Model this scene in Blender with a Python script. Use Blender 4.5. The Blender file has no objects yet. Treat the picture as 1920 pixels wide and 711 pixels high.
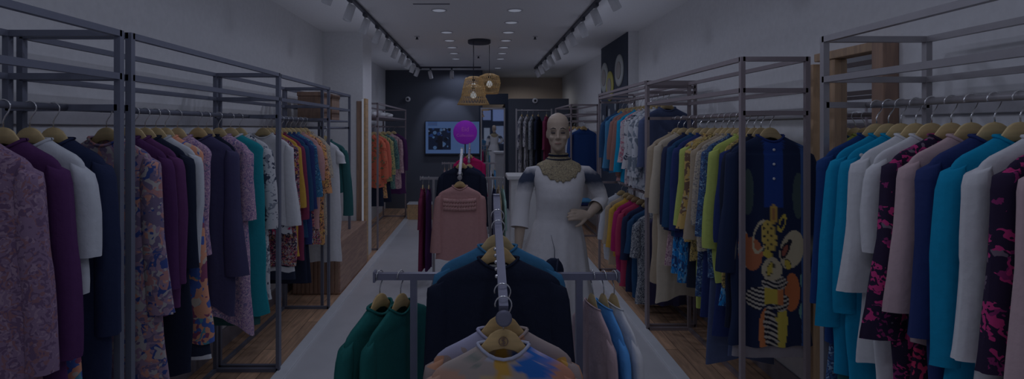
import bpy, bmesh, math, random
from mathutils import Vector, Matrix
PI = math.pi
SC = bpy.context.scene
C = SC.collection
random.seed(7)

# ---------------------------------------------------------------- camera, exposure, world
EV = -2.0
SC.view_settings.view_transform = 'Standard'
SC.view_settings.look = 'None'
SC.view_settings.gamma = 1.0
SC.view_settings.use_curve_mapping = False
SC.view_settings.exposure = EV
cd = bpy.data.cameras.new('camera'); cam = bpy.data.objects.new('camera', cd); C.objects.link(cam)
cam.location = (0, 0, 1.6); cam.rotation_euler = (PI/2, 0, 0)
cd.sensor_width = 36; cd.lens = 36*1000/1920
cd.shift_x = 60/1920; cd.shift_y = -115.5/1920
cd.clip_start = 0.02
SC.camera = cam

def lin1(v):
    v /= 255.0
    return v/12.92 if v <= 0.04045 else ((v+0.055)/1.055)**2.4
LW = (lin1(74), lin1(77), lin1(88))             # how a white wall shows in the photograph
LIGHT = (LW[0]/LW[2], LW[1]/LW[2], 1.0)         # colour of the shop's light
def alb(c, gain=1.0, w=0.78):                   # surface colour that shows as c under that light
    return tuple(min(0.9, max(0.004, lin1(v)/l*w*gain)) for v, l in zip(c, LW))
def emi(c, k=1.0):
    return tuple(lin1(v)*k/2**EV for v in c)

wd = bpy.data.worlds.new('world'); SC.world = wd; wd.use_nodes = True
bg = wd.node_tree.nodes['Background']; bg.inputs[0].default_value = LIGHT + (1,); bg.inputs[1].default_value = 0.62

P_DOWN, P_TRACK, P_SIDE_FILL, P_WALLSPOT = 10.2, 1.2, 1.5, 27.0
P_UP_FILL = 1.12      # watts per metre of added fill strip

# ---------------------------------------------------------------- materials
MATS = {}
def mat_base(name):
    m = bpy.data.materials.new(name); m.use_nodes = True
    nt = m.node_tree; b = nt.nodes['Principled BSDF']
    return m, nt, b
def plain(name, c, rough=0.85, metal=0.0, gain=1.0, bump=0.0, bscale=60, raw=False):
    k = ('p', name)
    if k in MATS: return MATS[k]
    m, nt, b = mat_base(name)
    col = c if raw else alb(c, gain)
    b.inputs['Base Color'].default_value = col + (1,)
    b.inputs['Roughness'].default_value = rough; b.inputs['Metallic'].default_value = metal
    b.inputs['Specular IOR Level'].default_value = 0.25
    # a little variation of tone, as cloth and paint have
    tc = nt.nodes.new('ShaderNodeTexCoord'); n = nt.nodes.new('ShaderNodeTexNoise')
    n.inputs['Scale'].default_value = bscale; n.inputs['Detail'].default_value = 3
    nt.links.new(tc.outputs['Object'], n.inputs['Vector'])
    mx = nt.nodes.new('ShaderNodeMix'); mx.data_type = 'RGBA'
    mx.inputs['A'].default_value = tuple(v*0.92 for v in col)+(1,); mx.inputs['B'].default_value = tuple(min(.95, v*1.08) for v in col)+(1,)
    nt.links.new(n.outputs['Fac'], mx.inputs['Factor']); nt.links.new(mx.outputs['Result'], b.inputs['Base Color'])
    if bump:
        bp = nt.nodes.new('ShaderNodeBump'); bp.inputs['Strength'].default_value = bump; bp.inputs['Distance'].default_value = 0.01
        nt.links.new(n.outputs['Fac'], bp.inputs['Height']); nt.links.new(bp.outputs['Normal'], b.inputs['Normal'])
    MATS[k] = m
    return m
def cloth(name, c, gain=.90, rough=0.9, spec=0.12):
    m = plain(name, c, rough, 0, gain, 0.25, 40)
    m.node_tree.nodes['Principled BSDF'].inputs['Specular IOR Level'].default_value = spec
    return m
def printed(name, pal, scale=14, distort=0.25, gain=.93, stretch=(1, 1, 1)):
    """cloth with a patchy print: pal = [(colour, share), ...]"""
    k = ('q', name)
    if k in MATS: return MATS[k]
    m, nt, b = mat_base(name)
    b.inputs['Roughness'].default_value = 0.9; b.inputs['Specular IOR Level'].default_value = 0.12
    tc = nt.nodes.new('ShaderNodeTexCoord'); mp = nt.nodes.new('ShaderNodeMapping')
    mp.inputs['Scale'].default_value = stretch
    nt.links.new(tc.outputs['Object'], mp.inputs['Vector'])
    n = nt.nodes.new('ShaderNodeTexNoise'); n.inputs['Scale'].default_value = scale*0.9; n.inputs['Detail'].default_value = 2
    nt.links.new(mp.outputs['Vector'], n.inputs['Vector'])
    mx = nt.nodes.new('ShaderNodeMix'); mx.data_type = 'RGBA'; mx.blend_type = 'LINEAR_LIGHT'; mx.inputs['Factor'].default_value = distort*0.4
    nt.links.new(mp.outputs['Vector'], mx.inputs['A']); nt.links.new(n.outputs['Color'], mx.inputs['B'])
    v = nt.nodes.new('ShaderNodeTexVoronoi'); v.inputs['Scale'].default_value = scale
    nt.links.new(mx.outputs['Result'], v.inputs['Vector'])
    sp = nt.nodes.new('ShaderNodeSeparateColor'); nt.links.new(v.outputs['Color'], sp.inputs['Color'])
    rp = nt.nodes.new('ShaderNodeValToRGB'); rp.color_ramp.interpolation = 'CONSTANT'
    tot = sum(s for _, s in pal); acc = 0; el = rp.color_ramp.elements
    for i, (c, s) in enumerate(pal):
        e = el[0] if i == 0 else (el[1] if i == 1 else el.new(acc/tot))
        e.position = acc/tot; e.color = alb(c, gain)+(1,); acc += s
    nt.links.new(sp.outputs['Red'], rp.inputs['Fac']); nt.links.new(rp.outputs['Color'], b.inputs['Base Color'])
    bp = nt.nodes.new('ShaderNodeBump'); bp.inputs['Strength'].default_value = 0.2; bp.inputs['Distance'].default_value = 0.01
    nt.links.new(n.outputs['Fac'], bp.inputs['Height']); nt.links.new(bp.outputs['Normal'], b.inputs['Normal'])
    MATS[k] = m
    return m
def ombre(name, stops, z0, z1, gain=1.1):
    """dip-dyed cloth: stops = [(position 0 at z0 .. 1 at z1, colour)] along the garment's own height"""
    m, nt, b = mat_base(name)
    b.inputs['Roughness'].default_value = 0.9; b.inputs['Specular IOR Level'].default_value = 0.12
    tc = nt.nodes.new('ShaderNodeTexCoord'); sx = nt.nodes.new('ShaderNodeSeparateXYZ'); nt.links.new(tc.outputs['Object'], sx.inputs[0])
    n = nt.nodes.new('ShaderNodeTexNoise'); n.inputs['Scale'].default_value = 25; nt.links.new(tc.outputs['Object'], n.inputs['Vector'])
    ad = nt.nodes.new('ShaderNodeMath'); ad.operation = 'MULTIPLY_ADD'; ad.inputs[1].default_value = 0.04; nt.links.new(n.outputs['Fac'], ad.inputs[0]); nt.links.new(sx.outputs['Z'], ad.inputs[2])
    mr = nt.nodes.new('ShaderNodeMapRange'); mr.inputs['From Min'].default_value = z0+.02; mr.inputs['From Max'].default_value = z1+.02
    nt.links.new(ad.outputs[0], mr.inputs['Value'])
    rp = nt.nodes.new('ShaderNodeValToRGB'); el = rp.color_ramp.elements
    for i, (p, c) in enumerate(stops):
        e = el[i] if i < 2 else el.new(p)
        e.position = p; e.color = alb(c, gain)+(1,)
    nt.links.new(mr.outputs['Result'], rp.inputs['Fac']); nt.links.new(rp.outputs['Color'], b.inputs['Base Color'])
    return m
def banded(name, c1, c2, freq, axis='Z', duty=0.5, gain=1.1):
    m, nt, b = mat_base(name)
    b.inputs['Roughness'].default_value = 0.9; b.inputs['Specular IOR Level'].default_value = 0.12
    tc = nt.nodes.new('ShaderNodeTexCoord'); sx = nt.nodes.new('ShaderNodeSeparateXYZ'); nt.links.new(tc.outputs['Object'], sx.inputs[0])
    n = nt.nodes.new('ShaderNodeTexNoise'); n.inputs['Scale'].default_value = 9; nt.links.new(tc.outputs['Object'], n.inputs['Vector'])
    ma = nt.nodes.new('ShaderNodeMath'); ma.operation = 'MULTIPLY_ADD'; ma.inputs[1].default_value = 0.05; nt.links.new(n.outputs['Fac'], ma.inputs[0]); nt.links.new(sx.outputs[axis], ma.inputs[2])
    mu = nt.nodes.new('ShaderNodeMath'); mu.operation = 'MULTIPLY'; mu.inputs[1].default_value = freq; nt.links.new(ma.outputs[0], mu.inputs[0])
    fr = nt.nodes.new('ShaderNodeMath'); fr.operation = 'FRACT'; nt.links.new(mu.outputs[0], fr.inputs[0])
    gt = nt.nodes.new('ShaderNodeMath'); gt.operation = 'GREATER_THAN'; gt.inputs[1].default_value = duty; nt.links.new(fr.outputs[0], gt.inputs[0])
    mx = nt.nodes.new('ShaderNodeMix'); mx.data_type = 'RGBA'; mx.inputs['A'].default_value = alb(c1, gain)+(1,); mx.inputs['B'].default_value = alb(c2, gain)+(1,)
    nt.links.new(gt.outputs[0], mx.inputs['Factor']); nt.links.new(mx.outputs['Result'], b.inputs['Base Color'])
    return m
def painted(name, rough=0.9, emit=False, spec=0.12):
    """pattern held in the mesh's colour attribute «print»"""
    m, nt, b = mat_base(name)
    a = nt.nodes.new('ShaderNodeVertexColor'); a.layer_name = 'print'
    b.inputs['Roughness'].default_value = rough; b.inputs['Specular IOR Level'].default_value = spec
    if emit:
        b.inputs['Base Color'].default_value = (0.01, 0.01, 0.01, 1)
        nt.links.new(a.outputs['Color'], b.inputs['Emission Color']); b.inputs['Emission Strength'].default_value = 1.0
    else:
        nt.links.new(a.outputs['Color'], b.inputs['Base Color'])
    return m
def glow(name, c, k=1.0):
    m, nt, b = mat_base(name)
    b.inputs['Base Color'].default_value = (0.6, 0.6, 0.6, 1); b.inputs['Emission Color'].default_value = emi(c, k)+(1,); b.inputs['Emission Strength'].default_value = 1.0
    return m
def wood_mat(name, c1, c2, planks=None, rough=0.45, rot=(0, 0, 0), gscale=1.0):
    m, nt, b = mat_base(name)
    b.inputs['Roughness'].default_value = rough; b.inputs['Specular IOR Level'].default_value = 0.3
    tc = nt.nodes.new('ShaderNodeTexCoord'); mp = nt.nodes.new('ShaderNodeMapping'); mp.inputs['Rotation'].default_value = rot
    nt.links.new(tc.outputs['Object'], mp.inputs['Vector'])
    w = nt.nodes.new('ShaderNodeTexNoise'); w.inputs['Scale'].default_value = 4*gscale; w.inputs['Detail'].default_value = 5; w.inputs['Distortion'].default_value = 0.6
    mp2 = nt.nodes.new('ShaderNodeMapping'); mp2.inputs['Scale'].default_value = (1, 9, 9)
    nt.links.new(mp.outputs['Vector'], mp2.inputs['Vector']); nt.links.new(mp2.outputs['Vector'], w.inputs['Vector'])
    rp = nt.nodes.new('ShaderNodeValToRGB'); rp.color_ramp.elements[0].position = .35; rp.color_ramp.elements[1].position = .68
    rp.color_ramp.elements[0].color = alb(c1)+(1,); rp.color_ramp.elements[1].color = alb(c2)+(1,)
    nt.links.new(w.outputs['Fac'], rp.inputs['Fac'])
    out = rp.outputs['Color']
    if planks:
        br = nt.nodes.new('ShaderNodeTexBrick'); br.inputs['Scale'].default_value = 1; br.inputs['Brick Width'].default_value = planks[0]; br.inputs['Row Height'].default_value = planks[1]
        br.inputs['Mortar Size'].default_value = 0.003; br.inputs['Color1'].default_value = (1.0, .97, .93, 1); br.inputs['Color2'].default_value = (.72, .72, .72, 1); br.inputs['Mortar'].default_value = (.3, .3, .3, 1)
        nt.links.new(mp.outputs['Vector'], br.inputs['Vector'])
        mx = nt.nodes.new('ShaderNodeMix'); mx.data_type = 'RGBA'; mx.blend_type = 'MULTIPLY'; mx.inputs['Factor'].default_value = 1
        nt.links.new(out, mx.inputs['A']); nt.links.new(br.outputs['Color'], mx.inputs['B']); out = mx.outputs['Result']
    nt.links.new(out, b.inputs['Base Color'])
    return m

M_wall = plain('wall_paint', (74, 77, 88), 0.9, bump=.03, bscale=30)
M_ceil = plain('ceiling_paint', (79, 82, 93), 0.92)
M_floor = plain('floor_stone', (70, 73, 84), 0.28, bscale=5)
M_kerb = plain('kerb_stone', (74, 78, 90), 0.4, bscale=9)
M_base = plain('grey_baseboard', (48, 48, 58), 0.6)
M_dark = plain('dark_wall_paint', (24, 27, 36), 0.8)
M_dark2 = plain('dark_header_paint', (14, 18, 28), 0.7)
M_warmwall = plain('warm_wall_paint', (64, 61, 64), 0.9)
M_steel = plain('dark_steel', (33, 36, 48), 0.45, bscale=20)
M_steel2 = plain('brown_steel', (46, 44, 52), 0.4, bscale=20)
M_silver = plain('silver_steel', (52, 53, 62), 0.35, 0.3, bscale=20)
M_gun = plain('gunmetal', (38, 40, 54), 0.35, 0.2, bscale=20)
M_chrome = plain('chrome', (74, 77, 88), 0.2, 0.9)
M_track = plain('black_track', (18, 20, 28), 0.5)
M_lampw = plain('white_lamp_body', (70, 73, 84), 0.5)
M_hang = wood_mat('pale_hanger_wood', (66, 60, 49), (76, 69, 56), rough=.5)
M_hang2 = wood_mat('honey_hanger_wood', (66, 57, 44), (76, 66, 50), rough=.5)
M_wfloor = wood_mat('wood_floor', (64, 53, 49), (78, 65, 59), planks=(1.1, .13), rough=.45, rot=(0, 0, PI/2))
M_bench = wood_mat('bench_wood', (52, 42, 42), (62, 51, 49), rough=.5, rot=(0, 0, PI/2))
M_brown = wood_mat('brown_wood', (46, 38, 38), (56, 46, 43), rough=.5, rot=(0, PI/2, 0))
M_brown2 = wood_mat('tan_wood', (54, 46, 42), (64, 54, 47), rough=.5, rot=(0, PI/2, 0))
M_oak = wood_mat('oak_wood', (62, 52, 44), (72, 60, 48), rough=.5, rot=(0, 0, PI/2))
M_black = plain('black_plastic', (9, 11, 18), 0.5)
M_white = plain('white_lacquer', (72, 75, 85), 0.5)
M_led = glow('led_strip', (80, 84, 92))
M_down = glow('downlight_lens', (96, 100, 112))
M_bulb = glow('bulb_glow', (100, 104, 104))
M_mirror, _nt, _b = mat_base('mirror_glass')
_b.inputs['Base Color'].default_value = (.8, .82, .84, 1); _b.inputs['Metallic'].default_value = 1; _b.inputs['Roughness'].default_value = .02

# ---------------------------------------------------------------- mesh helpers
class MB:
    def __init__(s): s.v = []; s.f = []; s.m = []; s.col = None
    def add(s, vs, fs, m=0):
        o = len(s.v); s.v += [tuple(p) for p in vs]
        for f in fs: s.f.append(tuple(i+o for i in f)); s.m.append(m)
    def box(s, x0, x1, y0, y1, z0, z1, m=0):
        vs = [(x, y, z) for x in (x0, x1) for y in (y0, y1) for z in (z0, z1)]
        s.add(vs, [(0, 1, 3, 2), (4, 6, 7, 5), (0, 4, 5, 1), (2, 3, 7, 6), (0, 2, 6, 4), (1, 5, 7, 3)], m)
    def cbox(s, x0, x1, y0, y1, z0, z1, c=.004, m=0):
        """box with chamfered edges"""
        b = bmesh.new(); bmesh.ops.create_cube(b, size=1)
        for v in b.verts: v.co = Vector(((x0+x1)/2+v.co.x*(x1-x0), (y0+y1)/2+v.co.y*(y1-y0), (z0+z1)/2+v.co.z*(z1-z0)))
        bmesh.ops.bevel(b, geom=b.edges[:]+b.verts[:], offset=c, segments=2, profile=.5, affect='EDGES')
        b.verts.index_update(); s.add([v.co[:] for v in b.verts], [[v.index for v in f.verts] for f in b.faces], m); b.free()
    def bar(s, p, q, h=.0125, m=0):
        """square bar between two points"""
        p = Vector(p); q = Vector(q); d = (q-p).normalized()
        up = Vector((0, 0, 1)) if abs(d.z) < .9 else Vector((0, 1, 0))
        a = d.cross(up).normalized(); b = a.cross(d).normalized()
        vs = [c+a*i*h+b*j*h for c in (p, q) for i, j in ((-1, -1), (1, -1), (1, 1), (-1, 1))]
        s.add(vs, [(3, 2, 1, 0), (4, 5, 6, 7)]+[(i, (i+1) % 4, 4+(i+1) % 4, 4+i) for i in range(4)], m)
    def rings(s, rs, m=0, cap0=True, cap1=True, closed=True):
        n = len(rs[0]); vs = [p for r in rs for p in r]; fs = []
        for i in range(len(rs)-1):
            for j in range(n if closed else n-1):
                fs.append((i*n+j, i*n+(j+1) % n, (i+1)*n+(j+1) % n, (i+1)*n+j))
        if cap0: fs.append(tuple(range(n-1, -1, -1)))
        if cap1: fs.append(tuple((len(rs)-1)*n+j for j in range(n)))
        s.add(vs, fs, m)
    def tube(s, pts, r, n=8, m=0, caps=True):
        pts = [Vector(p) for p in pts]; rr = r if isinstance(r, (list, tuple)) else [r]*len(pts)
        d = (pts[1]-pts[0]).normalized(); a = d.orthogonal().normalized(); rs = []
        for i, p in enumerate(pts):
            t = (pts[min(i+1, len(pts)-1)]-pts[max(i-1, 0)]).normalized()
            a = (a-t*a.dot(t)).normalized(); b = t.cross(a)
            rs.append([p+(a*math.cos(2*PI*k/n)+b*math.sin(2*PI*k/n))*rr[i] for k in range(n)])
        s.rings(rs, m, caps, caps)
    def lathe(s, prof, n=24, c=(0, 0, 0), m=0, cap0=True, cap1=True):
        s.rings([[(c[0]+r*math.cos(2*PI*k/n), c[1]+r*math.sin(2*PI*k/n), c[2]+z) for k in range(n)] for r, z in prof], m, cap0, cap1)
    def ball(s, c, r, n=12, m=0):
        r = r if isinstance(r, (tuple, list)) else (r, r, r); k = max(6, n//2+1)
        s.rings([[(c[0]+r[0]*math.sin(PI*i/k)*math.cos(2*PI*j/n), c[1]+r[1]*math.sin(PI*i/k)*math.sin(2*PI*j/n), c[2]-r[2]*math.cos(PI*i/k)) for j in range(n)] for i in range(1, k)], m)
    def build(s, name, mat, parent=None, smooth=False, loc=(0, 0, 0), rot=(0, 0, 0), colors=None):
        me = bpy.data.meshes.new(name); me.from_pydata(s.v, [], s.f)
        for x in (mat if isinstance(mat, (list, tuple)) else [mat]): me.materials.append(x)
        if any(s.m): me.polygons.foreach_set('material_index', s.m)
        if smooth: me.polygons.foreach_set('use_smooth', [True]*len(me.polygons))
        if colors:
            at = me.color_attributes.new('print', 'FLOAT_COLOR', 'POINT')
            at.data.foreach_set('color', [x for c in colors for x in (c[0], c[1], c[2], 1.0)])
        me.update()
        o = bpy.data.objects.new(name, me); C.objects.link(o)
        o.location = loc; o.rotation_euler = rot
        if parent: o.parent = parent
        return o
def tag(o, label, cat, group=None, kind=None):
    o['label'] = label; o['category'] = cat
    if group: o['group'] = group
    if kind: o['kind'] = kind
    return o
def thing(name, label, cat, loc=(0, 0, 0), rz=0, group=None):
    o = bpy.data.objects.new(name, None); C.objects.link(o); o.empty_display_size = .05
    o.location = loc; o.rotation_euler = (0, 0, rz)
    return tag(o, label, cat, group)
def struct(name, mb, mat, **k):
    o = mb.build(name, mat, **k); o['kind'] = 'structure'; return o
def copy_tree(o, parent=None):
    c = o.copy(); C.objects.link(c)
    if parent: c.parent = parent
    for ch in o.children: copy_tree(ch, c)
    return c
def boxo(name, mat, b, parent=None, c=None):
    mb = MB(); (mb.cbox(*b, c) if c else mb.box(*b)); return mb.build(name, mat, parent)

# ---------------------------------------------------------------- room
W, HC, YB = 1.88, 2.75, 10.6
b = MB(); b.box(-1.29, 1.29, -1.6, 12.2, -.1, 0); struct('floor', b, M_floor)
b = MB(); b.box(-W, -1.29, -1.6, 12.2, -.1, 0); struct('floor_left', b, M_wfloor)
b = MB(); b.box(1.29, W, -1.6, 12.2, -.1, 0); struct('floor_right', b, M_wfloor)
b = MB(); b.cbox(-1.33, -1.25, -1.6, 10.5, -.02, .012, .003); struct('trim_1', b, M_kerb)
b = MB(); b.cbox(1.25, 1.33, -1.6, 10.0, -.02, .012, .003); struct('trim_2', b, M_kerb)
b = MB(); b.box(-W-.1, W+.1, -1.6, 12.3, HC, HC+.1); struct('ceiling', b, M_ceil)
b = MB(); b.box(-W-.1, -W, -1.6, 12.3, -.1, HC); struct('wall_left', b, M_wall)
b = MB(); b.box(W, W+.1, -1.6, 12.3, -.1, HC); struct('wall_right', b, M_wall)
b = MB(); b.box(-W, .05, YB, YB+.1, 0, HC); struct('wall_back', b, M_dark)
b = MB(); b.box(-W, W, 12.2, 12.3, 0, HC); struct('wall_end', b, M_warmwall)
b = MB(); b.box(-W, -1.40, 6.37, 6.88, 0, HC); struct('wall_pillar_left', b, M_wall)
b = MB(); b.box(1.76, W, 6.33, 7.7, 0, HC); struct('wall_pillar_right', b, M_wall)
b = MB(); b.box(.56, 1.70, 10.2, 12.2, 0, 2.16); struct('wall_partition', b, M_dark)
b = MB(); b.box(-.02, .56, 10.58, 10.72, 2.07, 2.28); b.box(.50, .56, 10.58, 10.72, 0, 2.07); b.box(-.02, .05, 10.58, 10.6, 0, 2.07); struct('wall_doorway', b, M_dark2)
b = MB(); b.box(-W, -W+.015, -1.6, 6.37, 0, .13); struct('baseboard_left', b, M_base)
b = MB(); b.box(W-.015, W, -1.6, 6.33, 0, .13); struct('baseboard_right', b, M_base)
b = MB(); b.cbox(-W, -W+.02, -1.6, 6.3, 1.615, 1.675, .003); struct('trim_3', b, plain('wall_slat', (58, 60, 70), .7))
b = MB(); b.cbox(W-.02, W, 3.0, 6.3, 1.655, 1.715, .003); struct('trim_6', b, plain('wall_slat', (58, 60, 70), .7))
b = MB(); b.cbox(W-.02, W, -1.6, 2.36, 1.655, 1.715, .003); struct('trim_4', b, plain('wall_slat', (58, 60, 70), .7))
b = MB(); b.box(-.62, -.28, 4.93, 4.95, HC-.004, HC); struct('trim_5', b, M_track)      # slot in the ceiling

# a dark shop front across the mall, seen only in the mirrors
b = MB(); b.box(-.6, 1.9, -6.1, -6, 0, 3.0); b.box(-.6, 1.9, -6, -5.9, 0, .5); struct('wall_opposite', b, plain('opposite_shop_wall', (14, 18, 30), .7))
for i, (x0, x1, z0, z1) in enumerate(((.15, .55, 2.0, 2.5), (.65, 1.25, 1.95, 2.6), (.2, .5, .9, 1.6), (.75, 1.2, .8, 1.7))):
    b = MB(); b.cbox(x0, x1, -5.995, -5.96, z0, z1, .004); struct('window_%d' % (i+1), b, glow('opposite_window_glow_%d' % i, ((16, 40, 84), (24, 50, 96), (44, 54, 72), (20, 40, 72))[i]))

# ---------------------------------------------------------------- lights of the room
def lamp(name, kind, loc, rot, power, **k):
    d = bpy.data.lights.new(name, kind); d.energy = power; d.color = k.pop('color', LIGHT)
    for a, v in k.items(): setattr(d, a, v)
    o = bpy.data.objects.new(name, d); C.objects.link(o); o.location = loc; o.rotation_euler = rot
    return o
def aim(p, q):
    return (Vector(q)-Vector(p)).to_track_quat('-Z', 'Y').to_euler()

DY = [5.2, 6.4, 7.0, 7.6, 8.2, 8.85, 10.2]; DY2 = [5.2, 5.8, 6.4, 7.0, 7.6, 8.2, 8.85, 10.2]
def make_downlight():
    r = thing('downlight', '', 'ceiling light')
    m = MB(); m.lathe([(.078, 0), (.078, -.006), (.066, -.008), (.064, -.004)], 24, cap1=False); m.build('trim_ring', M_lampw, r, True)
    m = MB(); m.lathe([(.064, -.003), (.062, -.005)], 24); m.build('lens', M_down, r)
    return r
dl0 = make_downlight(); first = True
for X, ys, rowname in ((-.40, [.4, 1.6, 2.8, 4.0]+DY, 'row over the pink blouse'), (.34, [.4, 1.6, 2.8, 4.0]+DY2, 'row over the mannequin')):
    for i, y in enumerate(ys):
        o = dl0 if first else copy_tree(dl0); first = False
        o.location = (X, y, HC); tag(o, 'round recessed ceiling downlight in the '+rowname, 'ceiling light', 'downlights in the '+rowname)
        if y < 5 or i % 2 == 0:
            lamp('downlight_beam', 'SPOT', (X, y, HC-.03), (0, 0, 0), P_DOWN*(1.5 if y < 5 else 2.2), spot_size=3.0, spot_blend=.4, shadow_soft_size=.05)

# added linear fill lights without fixtures beside the tracks, turned to the side walls
for s, nm in ((-1, 'side_fill_left'), (1, 'side_fill_right')):
    p = Vector((s*1.16, 4.6, 2.66))
    lamp('wall_fill', 'AREA', p, aim(p, p+Vector((s, 0, .8))), P_SIDE_FILL, shape='RECTANGLE', size=11.0, size_y=.05)
lamp('back_room_beam', 'SPOT', (.9, 11.3, HC-.03), (0, 0, 0), 30, spot_size=2.9, spot_blend=.6, shadow_soft_size=.05, color=(.9, .88, .92))
# added fill strips over the wall racks, no fixtures, to brighten ceiling and walls
for s in (-1, 1):
    for y0, y1 in ((-.8, 6.1), (7.8, 9.6)):
        p = Vector((s*1.50, (y0+y1)/2, 1.985))
        lamp('ceiling_fill', 'AREA', p, aim(p, p+Vector((-s*.45, 0, 1))), P_UP_FILL*(y1-y0), shape='RECTANGLE', size=y1-y0, size_y=.08)
# track lights
def track(x, label):
    m = MB(); m.box(x-.016, x+.016, .2, 10.2, HC-.028, HC)
    tag(m.build('lighting_track', M_track), label, 'lighting track')
track(-1.13, 'black ceiling track running above the rack with orange dress')
track(1.05, 'black ceiling track running above the round plate mural')
def make_spot():
    r = thing('track_spotlight', '', 'spotlight')
    m = MB(); m.cbox(-.014, .014, -.05, .05, -.03, 0, .003); m.build('adapter', M_track, r)
    m = MB(); m.tube([(0, 0, -.03), (0, 0, -.07)], .008); m.build('stem', M_lampw, r, True)
    h = bpy.data.objects.new('head', None)
    m = MB(); m.lathe([(.02, .07), (.036, .065), (.038, .0), (.038, -.075), (.033, -.078), (.031, -.06)], 20, cap1=False); o = m.build('lamp_head', M_lampw, r, True)
    m = MB(); m.lathe([(.031, -.058), (.03, -.06)], 20); m.build('lens', M_down, o)
    o.location = (0, 0, -.12)
    return r
sp0 = make_spot(); first = True
def spot_at(p, target, label, group, power, size=1.5, blend=.9):
    global first
    o = sp0 if first else copy_tree(sp0); first = False
    o.location = p; tag(o, label, 'spotlight', group)
    head = [c for c in o.children if c.name.startswith('lamp_head')][0]
    hp = Vector(p)+Vector((0, 0, -.12)); d = (Vector(target)-hp).normalized()
    head.rotation_euler = d.to_track_quat('-Z', 'Y').to_euler()
    if power:
        e = hp+d*.085
        lamp('spotlight_beam', 'SPOT', e, d.to_track_quat('-Z', 'Y').to_euler(), power, spot_size=size, spot_blend=blend, shadow_soft_size=.03)
for i in range(15):
    y = .9+i*.62
    spot_at((-1.13, y, HC-.028), (-1.55-.1*(i % 3), y+.25*((i*7) % 3-1), 1.2), 'white cylinder spotlight on the track above the orange dress rack', 'spotlights on the track above the orange dress rack', P_TRACK)
    spot_at((1.05, y+.2, HC-.028), (1.55+.1*(i % 3), y+.2+.25*((i*5) % 3-1), 1.2), 'white cylinder spotlight on the track above the plate mural', 'spotlights on the track above the plate mural', P_TRACK)
m = MB(); m.box(-1.13, .02, 10.0, 10.03, HC-.028, HC); tag(m.build('lighting_track', M_track), 'short black ceiling track in front of the dark television wall', 'lighting track')
spot_at((-.93, 10.015, HC-.028), (-.72, 10.6, 1.55), 'white spotlight beside the ceiling corner aimed at the television wall', None, P_WALLSPOT, 1.15, .45)
spot_at((-.53, 10.015, HC-.028), (-.60, 10.6, 1.50), 'white spotlight beside the rattan pendant aimed at the television wall', None, P_WALLSPOT, 1.1, .4)

# ---------------------------------------------------------------- racks
def rack(label, xf, xb, y0, y1, ztop=1.96, zmid=1.79, rails=(), mat=M_steel, base=True, shelf=None, h=.0115, parts_mid=True, zfar=0.):
    r = thing('clothes_rack', label, 'clothes rack', ((xf+xb)/2, (y0+y1)/2, 0))
    ox, oy = (xf+xb)/2, (y0+y1)/2
    def lb(name, bars, mt=None):
        m = MB()
        for p, q in bars: m.bar((p[0]-ox, p[1]-oy, p[2]), (q[0]-ox, q[1]-oy, q[2]), h)
        return m.build(name, mt or mat, r)
    for x in (xf, xb):
        for y in (y0, y1): lb('post', [((x, y, zfar if y == y1 else 0), (x, y, ztop))])
    def ring(z): return [((xf, y0, z), (xf, y1, z)), ((xb, y0, z), (xb, y1, z)), ((xf, y0, z), (xb, y0, z)), ((xf, y1, z), (xb, y1, z))]
    lb('top_frame', ring(ztop-h))
    if parts_mid: lb('middle_frame', [((xf, y0, zmid), (xf, y1, zmid)), ((xb, y0, zmid), (xb, y1, zmid)), ((xf, y0, zmid), (xb, y0, zmid)), ((xf, y1, zmid), (xb, y1, zmid))])
    for x, z in rails:
        m = MB(); m.tube([(x-ox, y0-oy, z), (x-ox, y1-oy, z)], .0125, 12)
        ro = m.build('hanging_rail', mat, r, True)
        for y in (y0, y1):
            m = MB(); m.bar((xf-ox, y-oy, z), (xb-ox, y-oy, z), h); m.build('rail_bracket', mat, ro)
    if base: lb('base_frame', [((xf, y0, h), (xb, y0, h)), ((xf, y1, h), (xb, y1, h)), ((xb, y0, h), (xb, y1, h))])
    if shelf:
        m = MB(); m.cbox(min(xf, xb)-ox+.013, max(xf, xb)-ox-.013, y0-oy+.013, y1-oy-.013, shelf, shelf+.018, .003); m.build('shelf', mat, r)
    return r
RL, RR = -1.52, 1.52
rack('dark steel clothes rack with the long lilac print dress and plum coat', -1.33, -1.74, 1.30, 1.965, rails=[(RL, 1.675)])
rack('tall dark steel clothes rack holding the charcoal kimono and teal gown', -1.325, -1.735, 2.02, 3.50, rails=[(RL, 1.675)])
rack('dark steel clothes rack with the white jacket and maroon yellow dress', -1.34, -1.735, 3.555, 4.72, rails=[(RL, 1.675)])
rack('shallow dark steel rack behind, carrying two brown boxes and white gown', -1.42, -1.75, 4.80, 5.80, rails=[(-1.47, 1.60)], shelf=1.66, base=False, zfar=.501)
rack('far steel rack with the orange dress beside the lit pillar', -1.34, -1.74, 6.98, 9.6, ztop=1.93, zmid=1.75, rails=[(-1.50, 1.62)], mat=M_steel2, shelf=1.72)
rack('steel clothes rack with the navy painted tunic and lime shirt', 1.327, 1.655, 2.70, 4.22, rails=[(RR, 1.675)], mat=M_steel2)
rack('silver steel clothes rack with teal shirts beside the wood framed mirror', 1.357, 1.76, .75, 2.10, rails=[(RR, 1.69)], mat=M_silver)
rack('two level steel rack with pastel tops over crimson dresses', 1.34, 1.73, 4.29, 5.98, ztop=1.98, zmid=1.93, rails=[(1.55, 1.885), (1.55, .99)], mat=M_steel2)
rack('far steel rack with the royal blue jacket behind the mannequin', 1.34, 1.73, 7.85, 9.44, ztop=1.95, zmid=1.80, rails=[(1.55, 1.70)], mat=M_steel2, shelf=.42)

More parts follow.
